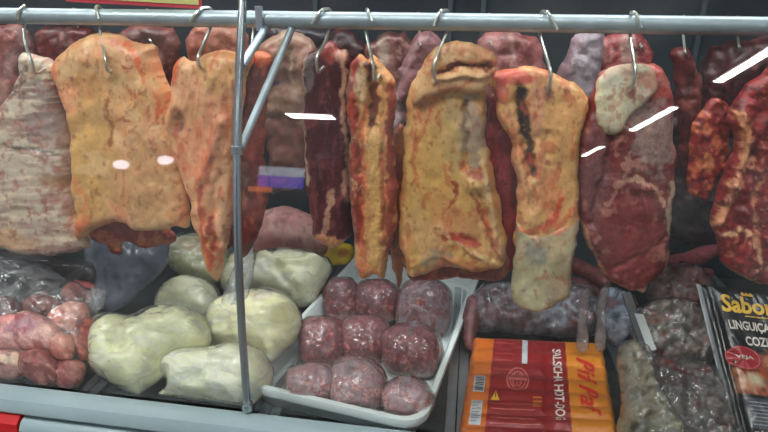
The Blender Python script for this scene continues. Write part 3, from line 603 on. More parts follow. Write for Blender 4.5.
rear([(247, 82), (254, 56), (266, 40), (280, 31), (296, 31), (310, 38), (314, 58), (308, 90), (309, 130), (305, 165), (300, 186), (284, 192), (270, 188), (266, 150), (262, 118), (250, 110)], (188, 158, 132), [('b', 292, 66, 7, 20, 10, (126, 92, 84), .85), ('b', 282, 100, 24, 14, 0, (204, 170, 146), .8), ('b', 284, 150, 26, 38, 0, (138, 92, 86), .9), ('b', 268, 54, 14, 14, 0, (186, 128, 100), .7), ('s', [(297, 50), (293, 80)], 2, (206, 190, 160), .7), ('b', 279, 82, 5, 1.6, 0, (60, 66, 130), .9), ('n', 10, .25, (150, 96, 84), .5), ('s', [(262, 112), (306, 118)], 3, (90, 60, 56), .7)], 'pale fatty cut in the rear row, seen right of the chrome upright', 35, mat=FAT, hk=(251, 50), hl='pale fatty cut behind the chrome upright')
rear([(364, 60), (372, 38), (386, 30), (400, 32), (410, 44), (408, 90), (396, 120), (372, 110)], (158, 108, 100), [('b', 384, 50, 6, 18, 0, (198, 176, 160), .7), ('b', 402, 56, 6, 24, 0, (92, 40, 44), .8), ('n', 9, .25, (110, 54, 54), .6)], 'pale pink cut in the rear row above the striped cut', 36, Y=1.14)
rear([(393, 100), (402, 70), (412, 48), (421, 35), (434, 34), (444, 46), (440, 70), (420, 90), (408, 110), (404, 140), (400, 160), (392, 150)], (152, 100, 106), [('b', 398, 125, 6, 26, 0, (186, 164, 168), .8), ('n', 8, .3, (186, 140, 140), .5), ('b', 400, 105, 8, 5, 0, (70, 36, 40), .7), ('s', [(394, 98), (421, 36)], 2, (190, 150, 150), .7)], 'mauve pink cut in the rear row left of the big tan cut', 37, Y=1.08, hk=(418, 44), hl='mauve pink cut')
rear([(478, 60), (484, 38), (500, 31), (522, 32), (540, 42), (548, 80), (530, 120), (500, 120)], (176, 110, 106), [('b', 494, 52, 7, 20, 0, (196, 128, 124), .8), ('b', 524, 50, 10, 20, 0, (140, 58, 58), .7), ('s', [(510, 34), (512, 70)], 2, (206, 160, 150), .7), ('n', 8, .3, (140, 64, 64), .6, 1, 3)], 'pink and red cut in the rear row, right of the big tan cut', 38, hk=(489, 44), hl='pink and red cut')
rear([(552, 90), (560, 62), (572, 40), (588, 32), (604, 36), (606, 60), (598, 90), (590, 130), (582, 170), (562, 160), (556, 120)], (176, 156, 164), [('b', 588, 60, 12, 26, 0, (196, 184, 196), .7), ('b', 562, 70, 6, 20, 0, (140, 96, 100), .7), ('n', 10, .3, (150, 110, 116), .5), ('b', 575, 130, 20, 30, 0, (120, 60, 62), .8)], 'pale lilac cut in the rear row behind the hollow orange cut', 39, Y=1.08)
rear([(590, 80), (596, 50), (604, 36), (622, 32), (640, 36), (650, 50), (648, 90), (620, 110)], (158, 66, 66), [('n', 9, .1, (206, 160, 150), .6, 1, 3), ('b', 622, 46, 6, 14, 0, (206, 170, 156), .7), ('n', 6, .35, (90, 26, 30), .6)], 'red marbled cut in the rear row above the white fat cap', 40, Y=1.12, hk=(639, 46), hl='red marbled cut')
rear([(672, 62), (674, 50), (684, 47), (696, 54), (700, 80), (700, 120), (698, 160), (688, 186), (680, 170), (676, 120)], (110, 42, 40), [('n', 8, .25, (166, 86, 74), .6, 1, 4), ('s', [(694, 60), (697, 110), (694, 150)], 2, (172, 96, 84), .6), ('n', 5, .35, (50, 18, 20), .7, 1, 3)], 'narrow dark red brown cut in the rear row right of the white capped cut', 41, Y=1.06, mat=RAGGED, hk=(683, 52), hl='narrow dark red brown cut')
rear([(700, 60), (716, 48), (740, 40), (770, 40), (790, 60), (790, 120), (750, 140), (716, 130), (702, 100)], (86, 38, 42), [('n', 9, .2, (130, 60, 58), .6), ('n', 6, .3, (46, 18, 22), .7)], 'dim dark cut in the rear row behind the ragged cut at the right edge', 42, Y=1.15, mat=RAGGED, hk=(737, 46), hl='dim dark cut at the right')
rear([(318, 60), (330, 36), (350, 32), (366, 44), (362, 90), (340, 130), (320, 110)], (74, 40, 44), [('n', 9, .2, (110, 60, 60), .6)], 'cut coloured dark for shade in the rear row between the maroon cut and the striped cut', 43, Y=1.17)
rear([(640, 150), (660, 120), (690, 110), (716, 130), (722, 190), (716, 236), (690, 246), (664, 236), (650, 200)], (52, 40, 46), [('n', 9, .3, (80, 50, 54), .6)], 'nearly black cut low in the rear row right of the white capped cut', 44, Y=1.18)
rear([(262, 30), (262, 24), (320, 26), (332, 40), (328, 60), (306, 70), (284, 60)], (60, 52, 58), [], 'small cut coloured dark for shade at the back between the upright and the maroon cut', 45, Y=1.25)

# ------------------------------------------------------------------ things on the deck
def lay(name, poly, zc, elev=62, label=None, cat=None, group=None, parent=None, floor=DECK + .001, **kw):
    """a body lying on the deck: its outline plane leans back at elev through the outline's lowest point at height zc"""
    P = np.array(poly, float); i = P[:, 1].argmax(); p0 = atZ(P[i, 0], P[i, 1], zc)
    e = math.radians(elev); n = (0, -math.cos(e), math.sin(e))
    o = pillow(name, poly, p0, n, parent=parent, floor=floor, **kw)
    if label: tag(o, label, cat, group)
    return o, p0, n
def offset(poly, d):
    P = np.array(poly, float); c = P.mean(0); v = P - c; L = np.linalg.norm(v, axis=1)[:, None]
    return (c + v * (L + d) / L).tolist()
GW = 'cream lumps in clear bags on the deck'
def wrapped(poly, zc, label, seed, T=.045, R=26, base=(210, 208, 166), marks=(), bumps=(), elev=58, nz=(.012, 34), gain=1.0, wr=(.0050, 20, 2.6, .8)):
    P = np.array(poly, float); i = P[:, 1].argmax(); p0 = atZ(P[i, 0], P[i, 1], zc)
    e = empty('bagged_offal', (p0[0], p0[1] + .05, DECK + .001)); tag(e, label, 'bagged meat', GW)
    mk = [('n', 20, .3, (196, 194, 154), .5), ('n', 9, .3, (220, 222, 192), .4, 2, .8)] + list(marks) + [('v', 10, .10, -1.0, (232, 234, 208), .4, 3, .7), ('v', 7, .06, .0, (176, 174, 132), .5, 3, .7)]  # lighter streaks paint the highlights of film wrinkles into the colour
    lay('offal_piece', poly, zc, elev, parent=e, T=T, Tb=.035, R=R, mat=TRIPE, base=base, marks=mk, bumps=bumps, seed=seed, nz=nz, smooth=14, rag=.3, wr=wr, gain=gain * 1.15)
    o, _, _ = lay('clear_bag', offset(poly, 1.6), zc, elev, parent=e, T=T + .004, Tb=.037, R=R, mat=FILMT, seed=seed + 1, nz=(nz[0], nz[1]), smooth=14, rag=.9, wr=(.0045, 11, 3, .9), bumps=bumps, s=2.2)
    return e
wrapped([(88, 345), (92, 330), (103, 318), (118, 314), (135, 317), (150, 309), (175, 306), (195, 311), (209, 328), (210, 345), (196, 352), (178, 354), (166, 362), (162, 376), (150, 387), (138, 395), (128, 392), (114, 385), (98, 375), (89, 364)], DECK + .030,
        'largest cream lump in a tight clear bag, beside the bag of pink chunks', 51, bumps=[('s', [(140, 316), (128, 335), (128, 360)], 8, -.010), ('b', 108, 350, 18, 20, 0, .006), ('b', 175, 335, 24, 16, 0, .012)], marks=[('b', 98, 330, 10, 10, 0, (176, 172, 142), .6)])
wrapped([(160, 372), (166, 360), (180, 350), (210, 347), (240, 344), (262, 352), (272, 368), (270, 385), (262, 396), (248, 406), (228, 404), (200, 401), (164, 396), (159, 392), (168, 384)], DECK + .028,
        'cream lump in a clear bag at the front, left of the foot of the upright', 53, bumps=[('s', [(170, 380), (200, 385), (250, 380)], 5, -.004), ('b', 172, 368, 10, 12, 0, .008)], base=(212, 216, 180))
wrapped([(207, 345), (204, 325), (210, 304), (224, 296), (250, 290), (276, 292), (294, 302), (301, 320), (296, 338), (284, 350), (272, 362), (260, 352), (238, 348), (220, 350)], DECK + .045,
        'cream and yellowish lump in clear film, lying against the left side of the white tray', 55, bumps=[('s', [(240, 295), (244, 320), (240, 345)], 5, -.012), ('b', 275, 320, 18, 20, 0, .006)], base=(196, 192, 152), marks=[('b', 268, 305, 12, 10, 0, (160, 140, 120), .6), ('b', 285, 330, 10, 12, 0, (176, 166, 110), .6)])
wrapped([(154, 306), (158, 290), (170, 279), (190, 276), (210, 284), (218, 298), (210, 316), (192, 312), (172, 307)], DECK + .040,
        'smaller cream lump in clear film directly behind the largest one', 57, T=.035, R=20, base=(190, 190, 158))
wrapped([(245, 290), (248, 268), (260, 254), (290, 250), (318, 254), (330, 262), (328, 278), (320, 292), (310, 305), (296, 307), (280, 299), (262, 294)], DECK + .045,
        'crumpled cream lump in clear film at the far left corner of the white tray', 59, T=.04, R=20, base=(198, 198, 166), bumps=[('s', [(262, 262), (290, 275), (322, 268)], 4, .010), ('s', [(275, 258), (285, 285), (300, 300)], 4, -.008)], wr=(.004, 12, 1.5, .8))
wrapped([(167, 264), (169, 246), (180, 236), (200, 233), (222, 240), (230, 262), (222, 280), (205, 284), (182, 277)], DECK + .055,
        'dim cream lump in clear film farthest back under the tail of the orange slab', 61, T=.035, R=18, base=(166, 166, 124), marks=[('b', 195, 250, 12, 10, 0, (186, 160, 130), .6), ('b', 182, 262, 8, 8, 0, (140, 134, 84), .7)], gain=.85)
wrapped([(220, 286), (226, 264), (240, 250), (256, 252), (262, 268), (256, 292), (236, 296)], DECK + .050,
        'small cream lump partly hidden by the chrome upright in the middle of the pile', 63, T=.03, R=16, base=(186, 184, 150))
# pink piece behind
o, _, _ = lay('bagged_tripe', [(240, 232), (256, 216), (268, 210), (290, 206), (312, 214), (326, 230), (330, 248), (316, 257), (290, 254), (262, 255), (244, 250)], DECK + .05, 60, 'pale pink limp piece of offal behind the cream lumps, left of the maroon cut', 'meat', None, T=.045, Tb=.04, R=22, mat=TRIPE, base=(186, 132, 128), marks=[('n', 12, .2, (206, 168, 160), .6), ('b', 310, 240, 14, 10, 0, (196, 146, 136), .7), ('n', 8, .4, (140, 90, 88), .6)], seed=65, wr=(.003, 12, 2, 1), smooth=8)
# twisted neck of a bag
o, _, _ = lay('bag_neck', [(200, 332), (210, 320), (222, 300), (232, 272), (240, 252), (252, 246), (256, 268), (248, 296), (236, 312), (220, 322)], DECK + .088, 50, 'twisted pale plastic bag neck lying over the cream lumps beside the chrome upright', 'plastic bag', None, T=.008, Tb=.004, R=8, mat=FILMG, seed=66, wr=(.004, 8, .8, 3))
# yellow packet
o, _, _ = lay('snack_packet', [(322, 262), (324, 250), (334, 243), (350, 245), (352, 258), (344, 266), (330, 266)], DECK + .03, 55, 'small bright yellow packet tucked under the maroon cut', 'packet', None, T=.014, Tb=.01, R=7, mat=PRINT, base=(232, 186, 20), marks=[('b', 344, 256, 6, 4, 0, (190, 120, 20), .8)], seed=67, nz=(.004, 8), s=1.6)

# bag of pink chunks, lower left
GC = 'pink meat chunks in the clear bag at lower left'
CH = [
 ([(-14, 330), (0, 320), (12, 314), (30, 311), (48, 317), (60, 328), (64, 340), (56, 348), (36, 350), (16, 349), (-6, 346)], .085, (200, 150, 146), [('b', 30, 330, 20, 8, -10, (150, 96, 116), .7), ('b', 12, 322, 14, 6, 0, (214, 120, 116), .6), ('n', 7, .2, (150, 70, 72), .7), ('b', 52, 336, 10, 8, 0, (214, 172, 160), .7)], 'largest pink marbled chunk on top of the bag of chunks'),
 ([(44, 320), (56, 309), (70, 302), (86, 301), (90, 308), (84, 320), (74, 330), (60, 330)], .095, (206, 140, 128), [('n', 6, .3, (214, 176, 160), .6), ('b', 62, 318, 8, 5, 0, (190, 90, 84), .6)], 'smooth pink chunk near the knot of the bag of chunks'),
 ([(50, 350), (50, 338), (60, 332), (72, 335), (76, 346), (70, 358), (58, 360)], .075, (198, 146, 132), [('n', 6, .2, (160, 76, 70), .7)], 'rounded pink chunk at the right of the bag of chunks'),
 ([(-14, 350), (4, 346), (22, 350), (28, 362), (20, 376), (2, 380), (-14, 374)], .045, (172, 130, 124), [('n', 7, .1, (118, 58, 60), .8), ('s', [(4, 364), (16, 368), (26, 358)], 3, (222, 190, 166), .95)], 'pinkish brown chunk at the left end of the bag of chunks'),
 ([(22, 352), (40, 349), (54, 354), (58, 370), (48, 384), (30, 386), (20, 376), (18, 364)], .045, (136, 74, 72), [('n', 6, .2, (190, 136, 124), .7), ('n', 6, .35, (90, 34, 38), .7)], 'dark reddish chunk low in the middle of the bag of chunks'),
 ([(54, 362), (66, 358), (80, 360), (86, 368), (78, 382), (62, 388), (52, 382)], .035, (140, 76, 74), [('n', 6, .2, (184, 124, 112), .7)], 'dark chunk at the front right corner of the bag of chunks'),
 ([(72, 330), (82, 320), (92, 318), (96, 332), (90, 350), (82, 360), (74, 352)], .065, (142, 70, 62), [('n', 6, .2, (190, 120, 100), .7), ('b', 84, 330, 4, 12, 0, (90, 30, 30), .7)], 'dark red chunk at the right side of the bag of chunks'),
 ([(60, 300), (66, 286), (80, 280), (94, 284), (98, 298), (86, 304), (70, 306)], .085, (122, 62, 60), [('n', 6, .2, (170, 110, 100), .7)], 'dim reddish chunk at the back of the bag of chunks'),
 ([(20, 312), (28, 298), (44, 292), (58, 298), (58, 310), (44, 318), (30, 318)], .085, (116, 66, 66), [('n', 6, .2, (160, 110, 104), .6)], 'dark chunk at the back middle of the bag of chunks'),
 ([(-14, 318), (-8, 300), (8, 296), (20, 302), (22, 314), (8, 322)], .085, (104, 64, 66), [('n', 6, .2, (150, 110, 106), .6)], 'dark chunk at the back left of the bag of chunks'),
]
for i, (pl, z, c, mk, lb) in enumerate(CH):
    lay('meat_chunk', pl, DECK + z, 58, lb, 'meat', GC, T=.022, Tb=.03, R=12, mat=MEAT, base=c, marks=mk, seed=70 + i, s=1.8, nz=(.005, 9), smooth=6)
bagp = [(-22, 262), (10, 256), (40, 262), (66, 276), (88, 288), (104, 290), (106, 300), (98, 316), (100, 340), (90, 366), (74, 384), (50, 391), (20, 389), (-22, 384)]
o, _, _ = lay('clear_bag', bagp, DECK + .012, 46, 'large clear plastic bag holding pink meat chunks at the lower left', 'plastic bag', None, T=.040, Tb=.02, R=30, mat=FILM, seed=90, wr=(.004, 14, 1.4, 1), smooth=10, s=2.6)
o, _, _ = lay('bag_knot', [(86, 300), (92, 290), (102, 288), (106, 296), (100, 308), (92, 312)], DECK + .13, 50, 'gathered plastic knot at the top right of the bag of chunks', 'plastic bag', None, T=.014, Tb=.008, R=8, mat=FILMG, seed=91, wr=(.005, 5, 1, 2), s=1.6)
# bluish bags behind
BLUEB = film('blue_grey_bag_film', haze=.55, hmax=.9, tint=(140, 148, 166), bscale=14, bump=.8)
o, _, _ = lay('plastic_bag', [(92, 300), (84, 262), (90, 240), (120, 228), (150, 232), (168, 244), (168, 262), (156, 276), (140, 292), (126, 306), (108, 312)], DECK + .05, 38, 'bluish grey crumpled bag under the broad orange slab', 'plastic bag', None, T=.03, Tb=.02, R=20, mat=BLUEB, seed=92, wr=(.010, 20, 1, 2), smooth=6, s=2.6)
o, _, _ = lay('plastic_bag', [(-20, 300), (-20, 250), (20, 252), (60, 256), (92, 262), (96, 280), (80, 284), (50, 292), (20, 304)], DECK + .07, 40, 'dull grey crumpled bag behind the bag of chunks at the left edge', 'plastic bag', None, T=.022, Tb=.01, R=20, mat=film('dull_grey_bag_film', haze=.35, hmax=.7, tint=(84, 74, 76), bscale=12), seed=93, wr=(.007, 16, 1.5, 1), smooth=6, s=2.6)

# ------------------------------------------------------------------ white tray
ZR = DECK + .054
cor = [atZ(*c, ZR) for c in ((265, 389), (445, 431), (470, 264), (341, 251))]
cen = sum(cor) / 4
ux = (cor[1] - cor[0]); ux /= np.linalg.norm(ux); W_ = (np.linalg.norm(cor[1] - cor[0]) + np.linalg.norm(cor[2] - cor[3])) / 2
uy = np.array([-ux[1], ux[0], 0.]); L_ = ((cor[3] + cor[2] - cor[0] - cor[1]) / 2) @ uy
def rrect(w, l, r, z, n=8):
    out = []
    for sx, sy, a0 in ((1, 1, 0), (-1, 1, 90), (-1, -1, 180), (1, -1, 270)):
        for k in range(n + 1):
            a = math.radians(a0 + 90 * k / n)
            x = sx * (w / 2 - r) + r * math.cos(a); y = sy * (l / 2 - r) + r * math.sin(a)
            out.append(np.array([cen[0], cen[1], 0]) + ux * x + uy * y + np.array([0, 0, z]))
    return out
def loft(name, rings, mat, parent, cap0=False, cap1=False):
    n = len(rings[0]); V = [p for r in rings for p in r]; Fc = []
    for i in range(len(rings) - 1):
        for k in range(n): Fc.append((i * n + k, i * n + (k + 1) % n, (i + 1) * n + (k + 1) % n, (i + 1) * n + k))
    if cap0: Fc.append(list(range(n))[::-1])
    if cap1: Fc.append([(len(rings) - 1) * n + k for k in range(n)])
    return link_mesh(name, V, Fc, mat, parent)
tray = empty('plastic_tray', (cen[0], cen[1], DECK + .001))
tag(tray, 'white rectangular plastic tray full of bags of ground meat, standing slightly askew in the middle', 'tray')
zb = DECK + .0015
loft('basin', [rrect(W_ - .05, L_ - .05, .03, zb), rrect(W_ - .036, L_ - .036, .034, zb + .006), rrect(W_ - .016, L_ - .016, .036, ZR - .006),
               rrect(W_ - .025, L_ - .025, .034, ZR - .006), rrect(W_ - .040, L_ - .040, .032, zb + .009), rrect(W_ - .055, L_ - .055, .03, zb + .004)], WHITEP, tray, True, True)
loft('rim', [rrect(W_ - .010, L_ - .010, .036, ZR - .014), rrect(W_ - .002, L_ - .002, .042, ZR - .015), rrect(W_ + .003, L_ + .003, .043, ZR - .005), rrect(W_, L_, .042, ZR + .001), rrect(W_ - .018, L_ - .018, .038, ZR + .001), rrect(W_ - .026, L_ - .026, .035, ZR - .006), rrect(W_ - .010, L_ - .010, .036, ZR - .014)], WHITEP, tray)

GM = 'bags of ground meat in the white tray'
BALLS = [
 (341, 300, 19, 23, 'back left'), (377, 302, 24, 23, 'back middle'), (424, 309, 29, 31, 'back right'),
 (322, 342, 25, 27, 'middle left'), (364, 340, 28, 26, 'centre'), (411, 351, 32, 28, 'middle right'),
 (312, 383, 27, 21, 'front left'), (356, 384, 31, 29, 'front middle'), (403, 396, 27, 21, 'front right')]
extra = ['smaller dark red bag of ground meat at the back left of the white tray', 'dark red bag of ground meat at the back middle of the white tray', 'large loosely tied bag of ground meat at the back right of the white tray',
         'dusky bag of ground meat at the left side of the white tray, middle row', 'dusky round bag of ground meat in the centre of the white tray', 'wide bag of ground meat at the right side of the white tray, middle row',
         'pale pink bag of ground meat in the front left corner of the white tray', 'tall pale pink bag of ground meat at the front middle of the white tray', 'whitish tied bag of ground meat in the front right corner of the white tray']
for i, (x, y, rx, ry, w) in enumerate(BALLS):
    pale = i >= 6
    zc = DECK + .050; p0 = atZ(x, y, zc); e = math.radians(40); n = (0, -math.cos(e), math.sin(e))
    rt = empty('ground_meat_bag', (p0[0], p0[1], zb + .004)); tag(rt, extra[i], 'bagged meat', GM)
    base = (226, 156, 150) if pale else (122, 48, 48)
    mk = [('n', 3.2, .05, (240, 196, 188) if pale else (186, 106, 100), .8), ('n', 2.6, .15, (150, 50, 52) if pale else (104, 28, 32), .75), ('b', x - 2, y - ry * .45, rx * .9, ry * .5, 0, (170, 128, 132) if pale else (124, 80, 84), .55)]
    pl = ell(x, y, rx - .8, ry - .8, seed=i)
    if i == 7: pl = [(330, 372), (338, 360), (350, 356), (366, 358), (380, 366), (387, 382), (386, 400), (374, 410), (352, 412), (334, 408), (328, 394)]
    if i == 8: pl = [(380, 398), (386, 384), (398, 377), (412, 377), (426, 384), (434, 398), (430, 412), (416, 419), (398, 419), (384, 412)]
    dep = .62 * rx / F * .9
    pillow('ground_meat', pl, p0, n, T=dep * 1.5, Tb=dep * 1.3, R=min(rx, ry) * .95, s=1.5, mat=MINCE, base=base, marks=mk, seed=100 + i, nz=(.003, 9), wr=(.001, 3, 1, 1), smooth=8, rag=.4, parent=rt, floor=zb + .006)
    pillow('clear_bag', offset(pl, 1.2), p0, n, T=dep * 1.5 + .0035, Tb=dep * 1.3, R=min(rx, ry) * .95, s=1.8, mat=FILMP if i in (2, 6, 7, 8) else FILMB, seed=200 + i, nz=(.003, 9), wr=(.0035, 9, 1, 2.6), smooth=8, rag=.5, parent=rt, floor=zb + .005)
    if i in (2, 5, 7, 8):
        tx, ty = {2: (432, 288), 5: (412, 334), 7: (352, 372), 8: (405, 386)}[i]
        kn = np.array(on_plane(np.array([tx]), np.array([ty]), p0, n)[0]) + np.array(n) * (dep * 1.5)
        V, Fc = [], []
        pts = [kn + np.array([0, 0, -.006]), kn, kn + np.array([.002, -.003, .008]), kn + np.array([.006, -.004, .016])]
        mk_tube('twisted_knot', pts, .006, FILMG, rt, seg=9, taper=lambda t: 1.3 - 1.6 * t + 1.5 * t * t)

# ------------------------------------------------------------------ orange hot dog sausage pack
ZP = DECK + .052
PQ = [(474, 335), (603, 341), (622, 446), (458, 440)]  # TL TR BR BL
def bil(Q, u, v):
    Q = np.array(Q, float); u = np.asarray(u)[..., None]; v = np.asarray(v)[..., None]
    return (Q[0] * (1 - u) + Q[1] * u) * (1 - v) + (Q[3] * (1 - u) + Q[2] * u) * v
def ridge(u, v):
    """eight sausages side by side in two stacks under the film"""
    r = np.abs(np.sin(np.pi * (v * 8.0 + .08 * np.sin(u * 5)))) ** .9
    seam = np.exp(-((u - .55) / .025) ** 2) * .5
    ed = np.clip(np.minimum.reduce([u, 1 - u, v * .9, (1 - v) * .9]) / .05, 0, 1) ** .5
    return (.0042 * r * (1 - seam) + .0012 * fbm(np.stack([u * 14, v * 14], -1), 5)) * ed
pack = empty('sausage_pack', atZ(540, 390, DECK + .001)); tag(pack, 'orange vacuum pack of hot dog sausages with a red label, right of the white tray', 'sausages')
nu, nv = 150, 130
uu, vv = np.meshgrid(np.linspace(0, 1, nu), np.linspace(0, 1, nv))
pp = bil(PQ, uu, vv); Wp = on_plane(pp[..., 0], pp[..., 1], (0, 0, ZP), (0, 0, 1))
ed = np.clip(np.minimum.reduce([uu, 1 - uu, vv, 1 - vv]) / .045, 0, 1)
Wp[..., 2] += ridge(uu, vv) - .016 * (1 - np.sqrt(1 - (1 - ed) ** 2))
wav = np.sin(vv * 8 * math.pi * 2) * .0012
Wp[..., 0] += wav * (np.abs(uu - .5) * 2) ** 6 * np.sign(uu - .5)
Wp[..., 1] += .002 * fbm(np.stack([uu * 6, vv * 0], -1), 9) * (np.abs(vv - .5) * 2) ** 6
og = lin((206, 106, 30), 1.0); yl = lin((214, 130, 32), 1.0); rd = lin((142, 26, 28), 1.0)
col = np.where((uu < .155)[..., None], og, np.where((uu < .70)[..., None], rd, yl))
edge_o = ((vv < .035) & (uu < .70))[..., None]; col = np.where(edge_o, og, col)
col = np.where(((vv > .965))[..., None], og, col)
V = Wp.reshape(-1, 3); cols = col.reshape(-1, 3)
Fc = [(j * nu + i, j * nu + i + 1, (j + 1) * nu + i + 1, (j + 1) * nu + i) for j in range(nv - 1) for i in range(nu - 1)]
ring = [i for i in range(nu)] + [j * nu + nu - 1 for j in range(1, nv)] + [(nv - 1) * nu + i for i in range(nu - 2, -1, -1)] + [j * nu for j in range(nv - 2, 0, -1)]
cpt = V[ring].mean(0); low = V[ring].copy(); low[:, :2] = cpt[:2] + (low[:, :2] - cpt[:2]) * 1.01; low[:, 2] = DECK + .026
lo2 = low.copy(); lo2[:, :2] = cpt[:2] + (lo2[:, :2] - cpt[:2]) * .95; lo2[:, 2] = DECK + .0015
b0 = len(V); nr = len(ring)
V = np.vstack([V, low, lo2]); cols = np.vstack([cols, np.tile(og, (2 * nr, 1))])
for k in range(nr):
    a, b = ring[k], ring[(k + 1) % nr]
    Fc.append((b, a, b0 + k, b0 + (k + 1) % nr)); Fc.append((b0 + (k + 1) % nr, b0 + k, b0 + nr + k, b0 + nr + (k + 1) % nr))
Fc.append([b0 + nr + k for k in range(nr)])
wrap1 = link_mesh('printed_wrapper', V, [f[::-1] for f in Fc], PRINT, pack, cols)

def pack_point(u, v, off=.0012):
    p = bil(PQ, u, v); w = on_plane(p[..., 0], p[..., 1], (0, 0, ZP), (0, 0, 1)); w[..., 2] += ridge(u, v) + off
    return w
def text_uv(body, shear=0.0, bold=0.0, rot=0):
    """glyph mesh normalised to the unit square; rot 90 = reading downwards. returns verts, faces"""
    cu = bpy.data.curves.new('t', 'FONT'); cu.body = body; cu.shear = shear; cu.offset = bold; cu.resolution_u = 3
    o = bpy.data.objects.new('t', cu); C.objects.link(o); bpy.context.view_layer.update()
    me = bpy.data.meshes.new_from_object(o); bm = bmesh.new(); bm.from_mesh(me)
    bmesh.ops.triangulate(bm, faces=bm.faces[:])
    for _ in range(3):
        le = [e for e in bm.edges if e.calc_length() > .12]
        if not le: break
        bmesh.ops.subdivide_edges(bm, edges=le, cuts=1); bmesh.ops.triangulate(bm, faces=[f for f in bm.faces if len(f.verts) > 3])
    P = np.array([v.co[:2] for v in bm.verts]); Fs = [[v.index for v in f.verts] for f in bm.faces]; bm.free()
    bpy.data.objects.remove(o); bpy.data.curves.remove(cu); bpy.data.meshes.remove(me)
    mn, mx = P.min(0), P.max(0); P = (P - mn) / (mx - mn)
    return P, Fs
def stamp(name, PF, u0, v0, u1, v1, fn, mat, parent, down=False, off=.0012):
    P, Fs = PF
    if down: u = u1 - (1 - P[:, 1]) * (u1 - u0); v = v0 + P[:, 0] * (v1 - v0)
    else: u = u0 + P[:, 0] * (u1 - u0); v = v1 - P[:, 1] * (v1 - v0)
    V = fn(u, v, off); f0 = Fs[0] if Fs else None
    fl = []
    for f in Fs:
        a, b, c = V[f[0]], V[f[1]], V[f[2]]
        fl.append(f if np.cross(b - a, c - a)[2] > 0 else f[::-1])
    return link_mesh(name, V, fl, mat, parent, smooth=False)
def quad_uv(nu=10, nv=10):
    U, W = np.meshgrid(np.linspace(0, 1, nu), np.linspace(0, 1, nv)); P = np.stack([U.ravel(), W.ravel()], 1)
    return P, [[j * nu + i, j * nu + i + 1, (j + 1) * nu + i + 1, (j + 1) * nu + i] for j in range(nv - 1) for i in range(nu - 1)]
def ring_uv(r0, r1, n=40):
    P = []; Fs = []
    for k in range(n):
        a = 2 * math.pi * k / n
        for r in (r0, r1): P.append((.5 + r * math.cos(a) * .5, .5 + r * math.sin(a) * .5))
    for k in range(n): Fs.append([2 * k, 2 * k + 1, (2 * k + 3) % (2 * n), (2 * k + 2) % (2 * n)])
    return np.array(P), Fs
WT = simple('white_print', (226, 214, 205), rough=.4); RT = simple('red_print', (200, 34, 30), rough=.35); BK = simple('black_print', (34, 34, 38), rough=.4); PK = simple('pinkish_print', (206, 110, 104), rough=.4); YT = simple('yellow_print', (226, 176, 50), rough=.4); ORP = simple('orange_print', (214, 120, 50), rough=.4)
stamp('product_lettering', text_uv('SALSICHA HOT-DOG', bold=.02), .60, .11, .665, .80, pack_point, WT, wrap1, down=True)['label'] = 'white lettering SALSICHA HOT-DOG'
stamp('brand_lettering', text_uv('Pif Paf', shear=.4, bold=.015), .77, .19, .90, .74, pack_point, RT, wrap1, down=True)['label'] = 'red slanted brand lettering'
stamp('barcode', quad_uv(), .050, .40, .125, .56, pack_point, simple('white_label_patch', (196, 200, 204)), wrap1, off=.0010)
for k in range(11):
    v0 = .415 + k * .0125
    o = stamp('barcode_bar', quad_uv(8, 2), .060, v0, .118, v0 + (.007 if k % 3 else .0045), pack_point, BK, wrap1, off=.0018)
stamp('data_label', quad_uv(), .050, .62, .125, .86, pack_point, MATS['white_label_patch'], wrap1, off=.0010)
for k in range(9):
    stamp('data_line', quad_uv(8, 2), .060, .64 + k * .024, .118 - .01 * (k % 3), .647 + k * .024, pack_point, simple('grey_ink', (130, 120, 124)) if 'grey_ink' not in MATS else MATS['grey_ink'], wrap1, off=.0018)
stamp('round_emblem', ring_uv(.88, 1.0), .27, .31, .43, .53, pack_point, PK, wrap1)
stamp('round_emblem', ring_uv(.66, .74), .27, .31, .43, .53, pack_point, PK, wrap1)
stamp('emblem_bar', quad_uv(10, 3), .285, .405, .415, .435, pack_point, PK, wrap1)
stamp('emblem_lettering', text_uv('S.I.F.', bold=.02), .31, .44, .39, .48, pack_point, PK, wrap1)
stamp('emblem_lettering', text_uv('BRASIL', bold=.02), .305, .355, .395, .395, pack_point, PK, wrap1)
stamp('white_tab', quad_uv(), .375, .05, .415, .27, pack_point, MATS['white_label_patch'], wrap1)
stamp('warning_triangle', (np.array([(0, 0), (1, 0), (.5, 1.)]), [[0, 1, 2]]), .175, .555, .235, .635, pack_point, YT, wrap1, off=.004)
stamp('warning_mark', (np.array([(.4, 0), (.6, 0), (.6, 1.), (.4, 1)]), [[0, 1, 2, 3]]), .19, .575, .22, .625, pack_point, BK, wrap1, off=.0048)
for k in range(5):
    stamp('ingredient_line', quad_uv(14, 2), .18, .66 + k * .045, .50 - .03 * (k % 2), .668 + k * .045, pack_point, PK, wrap1)
for k in range(6):
    stamp('ingredient_line', quad_uv(10, 2), .18, .08 + k * .05, .31, .086 + k * .05, pack_point, simple('dim_red_print', (196, 84, 80)) if 'dim_red_print' not in MATS else MATS['dim_red_print'], wrap1)
for k in range(4):
    stamp('orange_line', quad_uv(6, 2), .455, .58 + k * .03, .515, .592 + k * .03, pack_point, ORP, wrap1)

